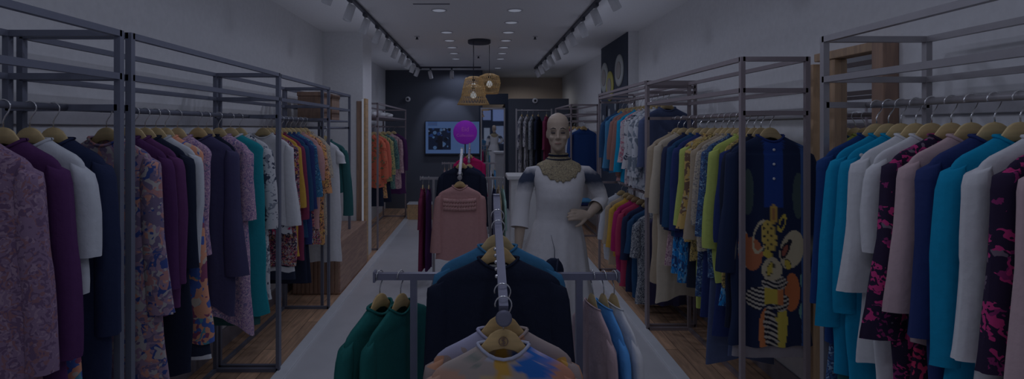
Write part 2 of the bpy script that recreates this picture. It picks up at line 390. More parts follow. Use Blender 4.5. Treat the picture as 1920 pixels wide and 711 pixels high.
# ---------------------------------------------------------------- hangers
def hang_top(x):
    x = abs(x); P = [(0, 0), (.018, -.003), (.035, -.014), (.055, -.040), (.08, -.066), (.12, -.092), (.15, -.110)]
    for (a, za), (b_, zb) in zip(P, P[1:]):
        if x <= b_: return za+(zb-za)*(x-a)/(b_-a)
    return P[-1][1]
def hang_bot(x):
    x = abs(x); P = [(0, -.052), (.03, -.058), (.06, -.080), (.09, -.096), (.12, -.110), (.15, -.126)]
    for (a, za), (b_, zb) in zip(P, P[1:]):
        if x <= b_: return za+(zb-za)*(x-a)/(b_-a)
    return P[-1][1]
HOOK = .066
def hanger_meshes(mat):
    m = MB(); rs = []
    for i in range(-20, 21):
        x = i*.0070; t, u = hang_top(x), hang_bot(x); y = .0056-.0028*min(1, max(0, abs(x)-.02)/.05); yo = 0
        rs.append([(x, yo-y, t-.003), (x, yo-y*.5, t), (x, yo+y*.5, t), (x, yo+y, t-.003), (x, yo+y, u+.003), (x, yo+y*.5, u), (x, yo-y*.5, u), (x, yo-y, u+.003)])
    m.rings(rs); body = m.build('wooden_bar', mat, None, True)
    m = MB(); pts = [(0, 0, -.005), (0, 0, .02), (.006, 0, .034), (.0165, 0, .048)]
    for k in range(0, 12): a = -.55+k*(3.95/11); pts.append((.0225*math.cos(a), 0, HOOK+.0225*math.sin(a)))
    m.tube(pts, .0024, 6); hook = m.build('hook', M_chrome, None, True)
    return body, hook
HB = {}
for key, mt in (('pale', M_hang), ('honey', M_hang2)):
    a, h = hanger_meshes(mt); HB[key] = (a.data, h.data)
    bpy.data.objects.remove(a); bpy.data.objects.remove(h)
def hanger(p, yaw, label, group, tone='pale', k=1., d=.03):
    r = thing('wooden_hanger', label, 'hanger', p, yaw, group)
    for nm, me in zip(('wooden_bar', 'hook'), HB[tone]):
        o = bpy.data.objects.new(nm, me); C.objects.link(o); o.parent = r
        if nm == 'wooden_bar': o.scale = (min(1, k), min(1, max(.28, (d-.006)/.024)), 1)
    return r

# ---------------------------------------------------------------- garments
def lerp_rows(P, t):
    for a, b_ in zip(P, P[1:]):
        if t <= b_[0]+1e-9:
            k = (t-a[0])/(b_[0]-a[0]) if b_[0] > a[0] else 0
            k2 = k*k*(3-2*k)
            return [u+(v-u)*k2 for u, v in zip(a[1:], b_[1:])]
    return list(P[-1][1:])
def garment(kind, label, cat, mat, pos, yaw=0., L=.75, sh=.195, hem=.21, d=.036, sleeve=.5, cuff=.045, sl_mat=None, col_mat=None,
            group=None, seed=0, fold=.010, pt=0., skirt=None, neck=.070, pf=None, nx=44, dz=.035, out=.03, dx=0., dip=.034, buttons=None, tie=None, placket=None, open_front=False):
    rnd = random.Random(seed*7919+int(abs(pos[0])*1000)+int(pos[1]*1000))
    r = thing(kind, label, cat, pos, yaw, group)
    ph = [rnd.uniform(0, 6.28) for _ in range(8)]; k1 = rnd.uniform(5, 8); k2 = rnd.uniform(11, 16)
    zs = -.135
    rows = [(-.040, neck*.9, d*.75), (-.046, neck, d*.85), (-.062, neck+(sh-neck)*.22, d*.9), (-.078, neck+(sh-neck)*.47, d*.92), (-.093, neck+(sh-neck)*.72, d*.9), (-.108, neck+(sh-neck)*.88, d*.85), (-.122, neck+(sh-neck)*.97, d*.8), (zs, sh, d*.82)]
    n = max(6, int((L)/dz))
    for i in range(1, n+1):
        t = i/n; w = sh*.97+(hem-sh*.97)*(t**1.3); rows.append((zs-L*t, w, d*(.92+.13*t)))
    m = MB(); rs = []; cols = []
    for ri, (z, w, dd) in enumerate(rows):
        t = max(0, (zs-z)/L); ring = []; dp = dip*max(0, 1-ri/6)
        A = fold*(.15+.85*min(1, t*1.4)) if z < zs else fold*.08
        for k in range(nx):
            a = 2*PI*k/nx; ca, sa = math.cos(a), math.sin(a)
            xn = math.copysign(abs(ca)**.75, ca); x = w*xn+(.010*t*math.sin(6*z+ph[7])+.006*t*math.sin(17*z+ph[5]))*ca
            y = dd*math.copysign(abs(sa)**.8, sa)
            o = 0 if sa < 0 else 3
            damp = min(1, abs(sa)*3)
            f = A*(math.sin(k1*xn+ph[o])+.55*math.sin(k2*xn+ph[o+1]+t*1.5))*damp
            y += f*.6 if sa < 0 else -f*.6
            zz = z - pt*(t**3)*(abs(xn)**1.5 if pt > 0 else -(1-abs(xn))) + (.006*t*math.sin(9*xn+ph[6]))
            if sa < 0: zz -= dp*abs(sa)**2
            ring.append((x+dx*t, y, zz))
            if pf: cols.append(alb(pf(x, z-zs, sa < 0), .92))
        rs.append(ring)
    m.rings(rs, 0, False, False)
    body = m.build('body', mat, r, True, colors=cols or None)
    # neckband
    m = MB(); m.tube([(neck*math.cos(2*PI*k/20), d*.94*math.sin(2*PI*k/20), -.040-(dip*max(0, -math.sin(2*PI*k/20))**2)) for k in range(21)], min(.006, d*.22), 6, caps=False)
    m.build('collar', col_mat or mat if not pf else col_mat or mat, r, True) if not pf else m.build('collar', col_mat or M_navyc, r, True)
    if sleeve:
        for s in (-1, 1):
            P = [(0, sh*.885, -.122, .014, d*.6), (.08, sh*.97, -.134, .030, d*.85), (.2, sh-.008, -.17, .040, d*.95), (.45, sh-.010+out*.4, -.135-sleeve*.45, .044, d*.9), (1, sh-.012+out*.9, -.135-sleeve, cuff, d*.9)]
            rs = []; cols = []; nn = 16; ns = max(7, int(sleeve/.045))
            off = rnd.uniform(-.006, .006)
            for i in range(ns+1):
                t = i/ns; x, z, rx, ry = lerp_rows(P, t)
                wob = .006*math.sin(6*t+ph[7]+s)
                # centre line leans: tilt ring a little at the shoulder
                ring = []
                for k in range(nn):
                    a = 2*PI*k/nn; tilt = (1-min(1, t*4))*.5
                    xx = rx*math.cos(a)*(1+.12*math.sin(5*a+ph[6]+4*t)); yy = ry*math.sin(a)
                    ring.append((s*(x+wob+xx)+dx*min(1, t*sleeve/L), yy+off*t, z-(xx*tilt)))
                    if pf: cols.append(alb(pf(s*(x+xx), z-zs, True), .92))
                rs.append(ring)
            m = MB(); m.rings(rs, 0, True, False)
            m.build('sleeve', sl_mat or mat, r, True, colors=cols or None)
    if skirt:
        L2, m2, w2 = skirt; m = MB(); rs = []
        z0 = zs-L*.75
        ns = max(5, int((L2+L*.25)/.05))
        for i in range(ns+1):
            t = i/ns; w = hem*.80+(w2-hem*.80)*t; ring = []
            for k in range(nx):
                a = 2*PI*k/nx; xn = math.copysign(abs(math.cos(a))**.75, math.cos(a)); sa = math.sin(a)
                y = d*.62*math.copysign(abs(sa)**.8, sa)*(1+.3*t)+fold*.7*t*math.sin(k1*1.3*xn+ph[2])*min(1, abs(sa)*3)*math.copysign(1, -sa)*.5
                ring.append((w*xn+dx*(.75+.25*t), y, z0-(L2+L*.25)*t-(.05*t**3*abs(xn) if pt else 0)))
            rs.append(ring)
        m.rings(rs, 0, False, False); m.build('skirt', m2, r, True)
    if buttons:
        for i in range(buttons[0]):
            m = MB(); m.lathe([(.007, 0), (.007, .003), (.004, .004)], 12)
            m.build('button', buttons[1], r, True, loc=(buttons[2] if len(buttons) > 2 else 0, -d*.86-fold*.7, -.115-i*.075), rot=(PI/2, 0, 0))
    if tie:
        m = MB(); m.tube([(-.03, -d*.95, -.06), (-.02, -d-.012, -.10), (0, -d-.016, -.13), (.012, -d-.018, -.22), (.008, -d-.018, -.34)], [.006, .01, .014, .01, .012], 8)
        m.build('neck_bow', tie, r, True)
    return r
M_navyc = cloth('navy_collar_cloth', (10, 18, 48))

def hang_on(entries, X, zrail, rackname, yaw0=0., tone='pale', dmax=.044):
    """entries: (Y, kind, cat, label, mat, params)"""
    ys = sorted(e[0] for e in entries)
    for i, (Y, kind, cat, label, mat, kw) in enumerate(entries):
        kw = dict(kw); gap = min([abs(Y-y) for y in ys if y != Y] or [1])
        d = kw.pop('d', min(dmax, gap*.37)); x = X+kw.pop('ox', 0); yaw = yaw0+kw.pop('yaw', 0)
        kw['fold'] = min(kw.get('fold', .010), d*.22)
        z = zrail-HOOK-.0225+.0024+.0125+.001
        nohang = kw.pop('nohang', False); tn = kw.pop('tone', tone)
        garment(kind, label, cat, mat, (x, Y, z), yaw, d=d, group='clothes on '+rackname, seed=i, **kw)
        if not nohang: hanger((x, Y, z), yaw, 'wooden hanger inside the '+label, 'hangers on '+rackname, tn, kw.get('sh', .195)/.195*(.92 if kw.get('neck', .07) < .065 else 1), d)

# cloths -------------------------------------------------------------------
c_plum = cloth('plum_cloth', (32, 17, 40)); c_plum2 = cloth('deep_plum_cloth', (26, 13, 36))
c_black = cloth('black_cloth', (8, 11, 22)); c_ink = cloth('ink_cloth', (10, 14, 30))
c_white = cloth('white_cloth', (72, 75, 86), 1.05); c_grey = cloth('pale_grey_cloth', (66, 70, 82), 1.05)
c_char = cloth('charcoal_violet_cloth', (20, 20, 38)); c_teal = cloth('teal_cloth', (8, 50, 62)); c_teal2 = cloth('bright_teal_cloth', (4, 52, 78))
c_maroon = cloth('maroon_cloth', (44, 16, 32)); c_red = cloth('red_cloth', (62, 18, 36)); c_crim = cloth('crimson_cloth', (62, 12, 42))
c_navy = cloth('navy_cloth', (12, 18, 44)); c_blue = cloth('slate_blue_cloth', (20, 44, 68)); c_royal = cloth('royal_blue_cloth', (8, 20, 48))
c_mid = cloth('midnight_cloth', (10, 24, 44)); c_yel = cloth('yellow_cloth', (78, 68, 34)); c_must = cloth('mustard_cloth', (72, 58, 26))
c_lime = cloth('lime_cloth', (66, 74, 42)); c_olive = cloth('olive_cloth', (58, 54, 32)); c_cream = cloth('cream_cloth', (68, 66, 66)); c_beige = cloth('beige_cloth', (62, 58, 56))
c_orange = cloth('orange_cloth', (76, 38, 34)); c_green = cloth('bottle_green_velvet', (4, 28, 31), 1.3, spec=.3); c_dkgreen = cloth('dark_green_cloth', (14, 34, 40))
c_pink = cloth('dusty_pink_cloth', (68, 52, 58)); c_palepink = cloth('pale_pink_cloth', (70, 62, 72)); c_denim = cloth('denim_blue_cloth', (28, 56, 84)); c_sky = cloth('cornflower_cloth', (30, 60, 100))
c_brown = cloth('brown_cloth', (52, 38, 40)); c_mint = cloth('mint_cloth', (58, 74, 80)); c_rasp = cloth('raspberry_cloth', (72, 10, 42)); c_navgrey = cloth('blue_grey_cloth', (26, 32, 52))
p_mauve = printed('mauve_floral_print', [((64, 54, 72), 5), ((52, 42, 66), 2), ((38, 34, 60), 1.3), ((74, 66, 80), 2), ((30, 36, 58), .6)], 34, .5)
p_lilac = printed('lilac_bouquet_print', [((54, 46, 62), 4), ((64, 46, 52), 1.2), ((18, 26, 58), 1.3), ((40, 36, 54), 2), ((62, 62, 70), 1.8), ((72, 52, 52), .9)], 15, .8)
p_lilac2 = printed('soft_lilac_print', [((48, 40, 58), 4), ((38, 30, 48), 1.6), ((56, 48, 64), 1.4), ((50, 36, 46), 1)], 22, .7)
p_orange = printed('orange_blue_print', [((84, 58, 52), 4), ((24, 36, 74), 1.6), ((50, 26, 44), 1), ((74, 70, 72), 1), ((30, 56, 72), .6)], 13, .5)
p_bw = printed('black_white_print', [((66, 70, 80), 3), ((14, 18, 30), 3), ((40, 44, 56), 1)], 40, .6)
p_bwred = printed('dark_red_tribal_print', [((20, 16, 28), 3), ((62, 26, 42), 2), ((66, 64, 72), 1.2), ((72, 54, 34), .6)], 30, .5)
p_whitebw = printed('white_ink_print', [((70, 73, 84), 6), ((20, 24, 36), 1.3), ((46, 50, 62), 1)], 18, .5)
p_amber = printed('amber_leopard_print', [((78, 56, 42), 4), ((30, 22, 26), 2), ((82, 68, 40), 1.4), ((72, 60, 58), 1)], 26, .5)
p_hem = printed('rose_border_print', [((70, 73, 84), 7), ((70, 20, 42), 1), ((18, 22, 34), 1.2)], 16, .5)
p_orgreen = printed('orange_green_print', [((78, 40, 34), 7), ((42, 44, 36), 1.2), ((66, 30, 26), 1)], 15, .5)
p_yelgreen = printed('yellow_green_print', [((66, 62, 44), 3), ((26, 40, 38), 2), ((50, 58, 46), 1)], 24, .5)
p_greenpr = printed('green_dot_print', [((24, 42, 46), 4), ((50, 62, 60), 1.2), ((14, 22, 34), 2)], 40, .4)
p_rosepr = printed('rose_floral_print', [((64, 52, 62), 4), ((48, 34, 48), 1.4), ((74, 66, 74), 2)], 26, .5)
p_blackpink = printed('black_pink_floral_print', [((12, 9, 22), 6.2), ((70, 18, 50), 1.6), ((48, 14, 42), 1.2), ((40, 36, 48), .5)], 24, .35)
p_blackred = printed('black_red_floral_print', [((12, 8, 20), 6), ((74, 18, 40), 1.8), ((46, 12, 34), 1.4)], 22, .4)
p_navyfl = printed('navy_leaf_print', [((20, 34, 58), 4), ((14, 20, 40), 3), ((46, 58, 76), 1)], 30, .5)
p_oliveprint = printed('olive_gold_print', [((66, 58, 36), 3), ((34, 32, 26), 2), ((76, 70, 50), 1.3)], 32, .5)
p_beigepr = printed('beige_fern_print', [((62, 60, 62), 4), ((44, 44, 50), 1.4), ((70, 68, 66), 2)], 30, .6)
p_bluepr = printed('blue_rain_print', [((8, 48, 86), 4), ((14, 24, 50), 1.5), ((40, 66, 92), 1.2)], 26, .5, stretch=(1.6, 1, .4))
p_pinkwh = printed('pink_white_floral_print', [((68, 66, 76), 4), ((64, 38, 52), 1.6), ((50, 48, 60), 1)], 20, .5)
p_greywh = printed('grey_white_brush_print', [((68, 72, 84), 5), ((40, 46, 58), 1.5), ((54, 58, 70), 1.5)], 12, .6)
p_blooms = printed('pastel_bloom_print', [((60, 56, 62), 7), ((24, 40, 86), 1.3), ((62, 64, 84), 1.5), ((78, 62, 36), .6), ((74, 56, 50), 1.5)], 9, .5)
p_greystripe = printed('grey_ikat_print', [((66, 68, 78), 4), ((24, 26, 38), 1.8), ((50, 52, 62), 1.5)], 22, .4, stretch=(1.5, 1.5, .35))
p_yelscarf = printed('gold_scarf_print', [((72, 62, 40), 4), ((40, 32, 30), 2), ((66, 64, 62), 1.5)], 16, .5)
p_sparkle = printed('sequined_blue_print', [((18, 42, 64), 5), ((12, 24, 44), 3), ((60, 76, 92), .5)], 60, .2)
m_grband = banded('black_white_tier_stripe', (70, 73, 84), (10, 13, 24), 9, 'Z', .35)

# ---- the wall with the brown bench: four racks
L0 = 'the rack with the lilac print dress'; LA = 'the rack with the charcoal kimono'; LB = 'the rack with the white jacket'; LC = 'the shallow rack with brown boxes'; LD = 'the far rack with the orange dress'
hang_on([
    (1.90, 'coat', 'coat', 'ink navy long coat next to the rack end post', c_ink, dict(sh=.185, L=1.05, hem=.23, sleeve=.6)),
    (1.80, 'tunic', 'tunic', 'pale grey tunic between ink coat and plum coat', c_grey, dict(sh=.185, L=.42, hem=.19, sleeve=.3, skirt=(.55, p_orange, .19))),
    (1.70, 'coat', 'coat', 'deep plum long coat beside the lilac print dress', c_plum2, dict(sh=.185, L=1.0, hem=.23, sleeve=.6)),
    (1.595, 'dress', 'dress', 'long lilac and rose print dress at the rack front', p_lilac2, dict(sh=.185, L=1.15, hem=.25, sleeve=.6)),
], RL, 1.675, L0)
hang_on([
    (2.17, 'dress', 'dress', 'long mauve dress with orange and blue bouquets', p_lilac, dict(sh=.185, L=1.2, hem=.245, sleeve=.62, cuff=.06, dx=.03, d=.034)),
    (2.27, 'tunic', 'tunic', 'deep plum tunic touching the bouquet dress', c_plum2, dict(sh=.185, L=.66, hem=.20, sleeve=.55)),
    (2.345, 'tunic', 'tunic', 'brighter plum tunic with stitched shoulder seam', c_plum, dict(sh=.185, L=.66, hem=.21, sleeve=.55, out=.02)),
    (2.42, 'dress', 'dress', 'long black dress between plum tunic and white blouse', c_black, dict(sh=.185, L=.98, hem=.22, sleeve=.5)),
    (2.50, 'blouse', 'blouse', 'pale white long sleeved blouse beside the black dress', c_grey, dict(L=.5, hem=.19, sleeve=.5, out=.0, cuff=.034, sh=.185)),
    (2.575, 'dress', 'dress', 'orange and blue printed dress with dark striped hem', p_orange, dict(sh=.185, L=.9, hem=.225, sleeve=0, skirt=(.08, m_grband, .225), neck=.06)),
    (2.68, 'shirt', 'shirt', 'small mauve grey print shirt behind the white blouse', p_mauve, dict(L=.5, hem=.16, sh=.17, sleeve=0)),
    (2.875, 'kimono', 'kimono', 'charcoal violet kimono with dark sleeves and lace hem', c_char, dict(sh=.185, L=.78, hem=.19, sleeve=.66, cuff=.07, fold=.014, d=.045, skirt=(.06, p_mauve, .16), pt=.1, tone='honey')),
    (2.965, 'dress', 'dress', 'black pointed hem dress just behind the kimono', c_black, dict(L=.9, hem=.15, sh=.16, sleeve=0, d=.02)),
    (3.10, 'dress', 'dress', 'mauve ditsy floral dress with a pointed hem', p_mauve, dict(L=.95, hem=.19, sh=.175, sleeve=.4, cuff=.05, pt=.12, out=0.)),
    (3.25, 'gown', 'dress', 'teal sleeveless gown with grey trimmed neckline', c_teal, dict(L=1.0, hem=.235, sh=.2, sleeve=0, col_mat=c_grey, fold=.014, skirt=(.06, c_dkgreen, .18))),
    (3.37, 'dress', 'dress', 'white dress with black brush print near the post', p_whitebw, dict(sh=.185, L=.95, hem=.2, sleeve=.5)),
], RL, 1.675, LA, yaw0=.0)
hang_on([
    (3.74, 'jacket', 'jacket', 'white jacket with rose and black border hem', c_white, dict(sh=.185, L=.55, hem=.215, sleeve=.55, cuff=.06, skirt=(.06, p_hem, .205))),
    (3.82, 'dress', 'dress', 'mauve maroon dress half hidden by the white jacket', p_bwred, dict(sh=.185, L=.85, hem=.21, sleeve=.5, out=.02, skirt=(.1, m_grband, .20))),
    (3.90, 'dress', 'dress', 'mustard panelled dress beside the white jacket', c_must, dict(sh=.185, L=.8, hem=.2, sleeve=.45)),
    (3.98, 'dress', 'dress', 'maroon dress between mustard and navy dresses', c_maroon, dict(sh=.185, L=.85, hem=.22, sleeve=.55)),
    (4.08, 'tunic', 'tunic', 'dark teal blue tunic beside the maroon dress', c_mid, dict(sh=.185, L=.7, hem=.21, sleeve=.5, skirt=(.35, c_black, .2))),
    (4.18, 'dress', 'dress', 'midnight blue plain dress behind the teal tunic', c_navy, dict(sh=.185, L=.78, hem=.2, sleeve=.5, skirt=(.3, c_black, .2))),
    (4.28, 'blouse', 'blouse', 'slate blue sequined blouse among dark dresses', p_sparkle, dict(sh=.185, L=.45, hem=.22, sleeve=.42, cuff=.055, skirt=(.35, p_bwred, .2))),
    (4.40, 'dress', 'dress', 'dusty pink dress beside the sequined blouse', c_pink, dict(sh=.185, L=.7, hem=.21, sleeve=.3, skirt=(.12, p_bwred, .21))),
    (4.52, 'dress', 'dress', 'amber and black animal print dress with ruffled sleeve', p_amber, dict(sh=.185, L=.85, hem=.215, sleeve=.42, cuff=.07)),
    (4.63, 'dress', 'dress', 'pale beige dress near the rack far post', p_beigepr, dict(sh=.185, L=.8, hem=.19, sleeve=.3)),
], RL, 1.675, LB)
hang_on([
    (4.93, 'gown', 'dress', 'long white gown with speckled top near brown bench', c_white, dict(L=1.02, hem=.2, sh=.17, sleeve=.12, col_mat=p_bw, d=.04)),
    (5.04, 'blouse', 'blouse', 'dark green long sleeved blouse behind white gown', c_dkgreen, dict(L=.40, hem=.2, sleeve=.62, out=.05, d=.03)),
], -1.47, 1.60, LC)
hang_on([
    (7.22, 'dress', 'dress', 'orange dress with green motif at the chest', p_orgreen, dict(L=.62, hem=.22, sleeve=.5, cuff=.06, skirt=(.25, c_black, .2))),
    (7.52, 'shirt', 'shirt', 'orange plain shirt behind the orange dress', c_orange, dict(L=.6, hem=.2, sleeve=.5, skirt=(.2, p_amber, .2))),
    (7.85, 'shirt', 'shirt', 'yellow green patterned shirt on the far rack', p_yelgreen, dict(L=.6, hem=.21, sleeve=.5, skirt=(.3, c_black, .2))),
    (8.25, 'dress', 'dress', 'dark green dotted dress on the far rack', p_greenpr, dict(L=.75, hem=.2, sleeve=.45)),
    (8.72, 'dress', 'dress', 'rose floral dress beside the plum dress', p_rosepr, dict(L=.8, hem=.22, sleeve=.55, cuff=.05)),
    (9.25, 'dress', 'dress', 'plum black dress at the rack end by dark wall', c_plum2, dict(L=.95, hem=.22, sleeve=.55)),
], -1.50, 1.62, LD)

# ---- the other wall
def art_tunic(x, z, front):
    """abstract ovals, leaves and stripes on a navy tunic (z: metres below the shoulder, negative)"""
    navy = (9, 14, 30)
    if not front: return navy
    def el(cx, cz, rx, rz, a=0):
        c, s = math.cos(a), math.sin(a); u = (x-cx)*c+(z-cz)*s; w = -(x-cx)*s+(z-cz)*c
        return (u/rx)**2+(w/rz)**2
    dark = (10, 11, 20); cream = (74, 72, 66); yel = (78, 72, 32); org = (78, 48, 32); brn = (60, 34, 32)
    def stripes(k, a): return dark if math.sin((x*math.cos(a)+z*math.sin(a))*k) > 0 else (72, 72, 74)
    e = el(.0, -.315, .022, .055)
    if e < 1: return (60, 40, 32) if e < .3 else (74, 62, 32)
    e = el(.045, -.36, .018, .05, -.3)
    if e < 1 and e > .35: return yel
    e = el(.095, -.50, .062, .10, -.2)
    if e < 1:
        if el(.06, -.50, .022, .045, -.4) < 1: return brn if el(.06, -.50, .012, .03, -.4) < 1 else dark
        if el(.085, -.46, .011, .018) < 1: return dark
        q = el(.075, -.575, .017, .032, .4)
        if q < 1: return yel if q < .75 else dark
        return cream
    e = el(-.025, -.43, .04, .085, .15)
    if e < 1:
        return dark if (math.sin(x*150)*math.sin(z*150) > .55) else (78, 70, 38)
    e = el(-.07, -.43, .035, .09, -.2)
    if e < 1 and e > .6: return cream
    if el(-.03, -.515, .026, .028) < 1: return yel
    e = el(-.01, -.60, .055, .06)
    if e < 1:
        q = el(-.02, -.60, .018, .04, -.3)
        return yel if q < .7 else dark if q < 1 else cream
    if el(.005, -.665, .07, .04) < 1: return stripes(330, 1.1) if x < .01 else stripes(330, 2.0)
    if abs(x-.0) < .05 and -.78 < z < -.68: return yel if x < .015 else org
    if el(.035, -.77, .05, .045, .5) < 1: return stripes(300, 1.9)
    if el(-.085, -.745, .055, .06, -.5) < 1: return stripes(300, 1.25)
    if el(.095, -.72, .04, .10) < 1: return (74, 42, 28)
    if el(-.015, -.93, .038, .14, .1) < 1: return stripes(260, 1.2)
    if el(.035, -.93, .036, .14, -.12) < 1: return (78, 74, 34)
    if el(-.045, -.92, .035, .12) < 1: return org
    if el(-.11, -.52, .05, .085) < 1: return (70, 42, 32)
    if el(-.15, -.50, .03, .10) < 1: return (66, 66, 68) if math.sin(z*60) > 0 else (74, 44, 30)
    if abs(x-.155) < .012: return (20, 34, 64)
    if el(.16, -.66, .025, .05) < 1 or el(.155, -.82, .025, .05) < 1: return (40, 62, 66)
    if el(.20, -.48, .02, .05) < 1: return (50, 52, 52)
    if z > -.28 and abs(x) < .05: return (10, 22, 58)
    if el(-.13, -.2, .03, .12) < 1 or el(.13, -.22, .03, .12) < 1: return (24, 32, 36)
    if z < -1.06: return (56, 56, 66)
    return navy
M_art = painted('abstract_printed_cloth')
RA = 'the rack with the painted tunic'; RB = 'the silver rack with teal shirts'; RC = 'the upper rail of the two level rack'; RC2 = 'the lower rail of the two level rack'; RD = 'the far rack with the royal blue jacket'
hang_on([
    (2.795, 'tunic', 'tunic', 'navy tunic painted with yellow, orange and striped ovals', M_art, dict(L=1.0, hem=.215, sh=.205, sleeve=.62, cuff=.055, pf=art_tunic, nx=220, dz=.0055, d=.036, fold=.008, buttons=(3, M_white), skirt=(.06, cloth('smoke_hem_cloth', (54, 54, 64)), .2))),
    (2.885, 'dress', 'dress', 'black dress tucked right behind the painted tunic', c_black, dict(sh=.17, L=.95, hem=.19, sleeve=.55, skirt=(.15, c_navgrey, .18))),
    (2.955, 'shirt', 'shirt', 'navy shirt with olive front beside black dress', p_oliveprint, dict(sh=.165, L=.75, hem=.185, sleeve=.5, sl_mat=c_navy, skirt=(.1, p_bluepr, .2))),
    (3.04, 'shirt', 'shirt', 'lime green long sleeved shirt among navy shirts', c_lime, dict(L=.75, hem=.19, sleeve=.55, cuff=.05, skirt=(.3, c_navy, .2), out=.02)),
    (3.12, 'dress', 'dress', 'navy leaf print dress beside the lime shirt', p_navyfl, dict(L=.7, hem=.2, sleeve=.5, skirt=(.5, c_navgrey, .2), pt=.05)),
    (3.20, 'shirt', 'shirt', 'beige fern print shirt beside the leaf print dress', p_beigepr, dict(L=.6, hem=.21, sleeve=.45, skirt=(.4, c_navy, .2))),
    (3.275, 'shirt', 'shirt', 'plain beige shirt between fern and gold prints', c_beige, dict(L=.55, hem=.21, sleeve=.55, cuff=.055, skirt=(.35, p_navyfl, .2))),
    (3.355, 'dress', 'dress', 'olive and gold print dress with scarf cuff', p_oliveprint, dict(L=.7, hem=.2, sleeve=.5, sl_mat=p_yelscarf, cuff=.07, skirt=(.3, c_lime, .16))),
    (3.46, 'shirt', 'shirt', 'pale lime shirt next to the navy jackets', p_yelscarf, dict(L=.6, hem=.2, sleeve=.5, sl_mat=c_lime, skirt=(.3, c_black, .18))),
    (3.57, 'jacket', 'jacket', 'inky navy jacket beside the pale lime shirt', c_navy, dict(L=.6, hem=.21, sleeve=.55, skirt=(.3, p_bluepr, .2))),
    (3.69, 'jacket', 'jacket', 'midnight blue jacket in the middle of three', c_mid, dict(L=.62, hem=.21, sleeve=.55, skirt=(.25, p_bluepr, .2))),
    (3.82, 'jacket', 'jacket', 'black navy jacket with wide cuff beside cream dress', c_ink, dict(sh=.18, L=.6, hem=.19, sleeve=.56, cuff=.055, out=.01, skirt=(.25, p_rosepr, .2))),
    (3.98, 'dress', 'dress', 'long cream dress with pointed hem near rack post', c_cream, dict(L=1.1, hem=.21, sleeve=.5, pt=.08)),
    (4.10, 'dress', 'dress', 'long beige dress hanging behind the cream dress', c_beige, dict(L=1.05, hem=.2, sleeve=.4)),
], RR, 1.675, RA)
hang_on([
    (2.045, 'shirt', 'shirt', 'navy blue shirt at the far end of silver rack', c_royal, dict(L=.7, hem=.2, sleeve=.55, skirt=(.2, p_navyfl, .2))),
    (1.985, 'shirt', 'shirt', 'teal shirt with gathered sleeve beside navy shirt', c_teal2, dict(L=.8, hem=.2, sleeve=.62, cuff=.06, skirt=(.1, c_dkgreen, .2))),
    (1.925, 'shirt', 'shirt', 'teal shirt with white dotted edge beside white blouse', c_teal2, dict(L=.86, hem=.2, sleeve=.55, out=.01, buttons=(5, M_white, -.16))),
    (1.86, 'blouse', 'blouse', 'white short sleeved blouse beside teal shirts', c_white, dict(L=.7, hem=.2, sleeve=.45, cuff=.065)),
    (1.795, 'blouse', 'blouse', 'longer white blouse beside the black pink dress', c_white, dict(L=.82, hem=.185, sleeve=.3, out=.01)),
    (1.72, 'dress', 'dress', 'black dress with pink flowers and flared sleeve', p_blackpink, dict(L=.85, hem=.2, sleeve=.56, cuff=.075)),
    (1.65, 'blouse', 'blouse', 'pale pink blouse beside the black pink dress', c_palepink, dict(L=.55, hem=.2, sleeve=.45, cuff=.055, skirt=(.2, p_blackred, .2))),
    (1.575, 'shirt', 'shirt', 'navy shirt between pale pink blouse and teal tunic', c_navy, dict(L=.8, hem=.21, sleeve=.5, out=.02)),
    (1.50, 'tunic', 'tunic', 'long teal tunic beyond the pale pink blouse', c_teal2, dict(L=.75, hem=.21, sleeve=.55)),
    (1.42, 'blouse', 'blouse', 'white blouse between teal tunic and plum dress', c_white, dict(L=.7, hem=.21, sleeve=.5)),
    (1.345, 'dress', 'dress', 'black pink floral dress between white blouse and pink end blouse', p_blackpink, dict(L=.85, hem=.21, sleeve=.5)),
    (1.275, 'blouse', 'blouse', 'pale pink blouse at the silver rack front end', c_palepink, dict(L=.65, hem=.21, sleeve=.5)),
], RR, 1.69, RB)
hang_on([
    (5.82, 'blouse', 'blouse', 'dark blue blouse at far end of upper rail', c_mid, dict(L=.55, hem=.2, sleeve=.4)),
    (5.62, 'jacket', 'jacket', 'steel blue jacket beside the brown jacket', c_blue, dict(L=.55, hem=.2, sleeve=.5)),
    (5.45, 'jacket', 'jacket', 'brown jacket beside the steel blue jacket', c_brown, dict(L=.5, hem=.2, sleeve=.4)),
    (5.29, 'blouse', 'blouse', 'brown blouse with pink cuff beside teal blouse', c_brown, dict(L=.55, hem=.2, sleeve=.5, cuff=.06, skirt=(.05, c_pink, .2))),
    (5.14, 'blouse', 'blouse', 'bright teal blouse beside the pink floral dress', c_teal2, dict(L=.6, hem=.2, sleeve=.5)),
    (5.0, 'dress', 'dress', 'pink and white floral dress on upper rail', p_pinkwh, dict(L=.60, hem=.2, sleeve=.4)),
    (4.86, 'tunic', 'tunic', 'white tunic with grey flowers on upper rail', p_whitebw, dict(L=.60, hem=.2, sleeve=.45)),
    (4.71, 'tunic', 'tunic', 'pale grey brush print tunic on upper rail', p_greywh, dict(L=.60, hem=.2, sleeve=.5)),
    (4.56, 'dress', 'dress', 'grey and white brush print dress by the post', p_greywh, dict(L=.60, hem=.205, sleeve=.5)),
    (4.42, 'dress', 'dress', 'blue grey dress at upper rail end by painted tunic rack', c_navgrey, dict(L=.60, hem=.19, sleeve=.4)),
], 1.55, 1.885, RC)
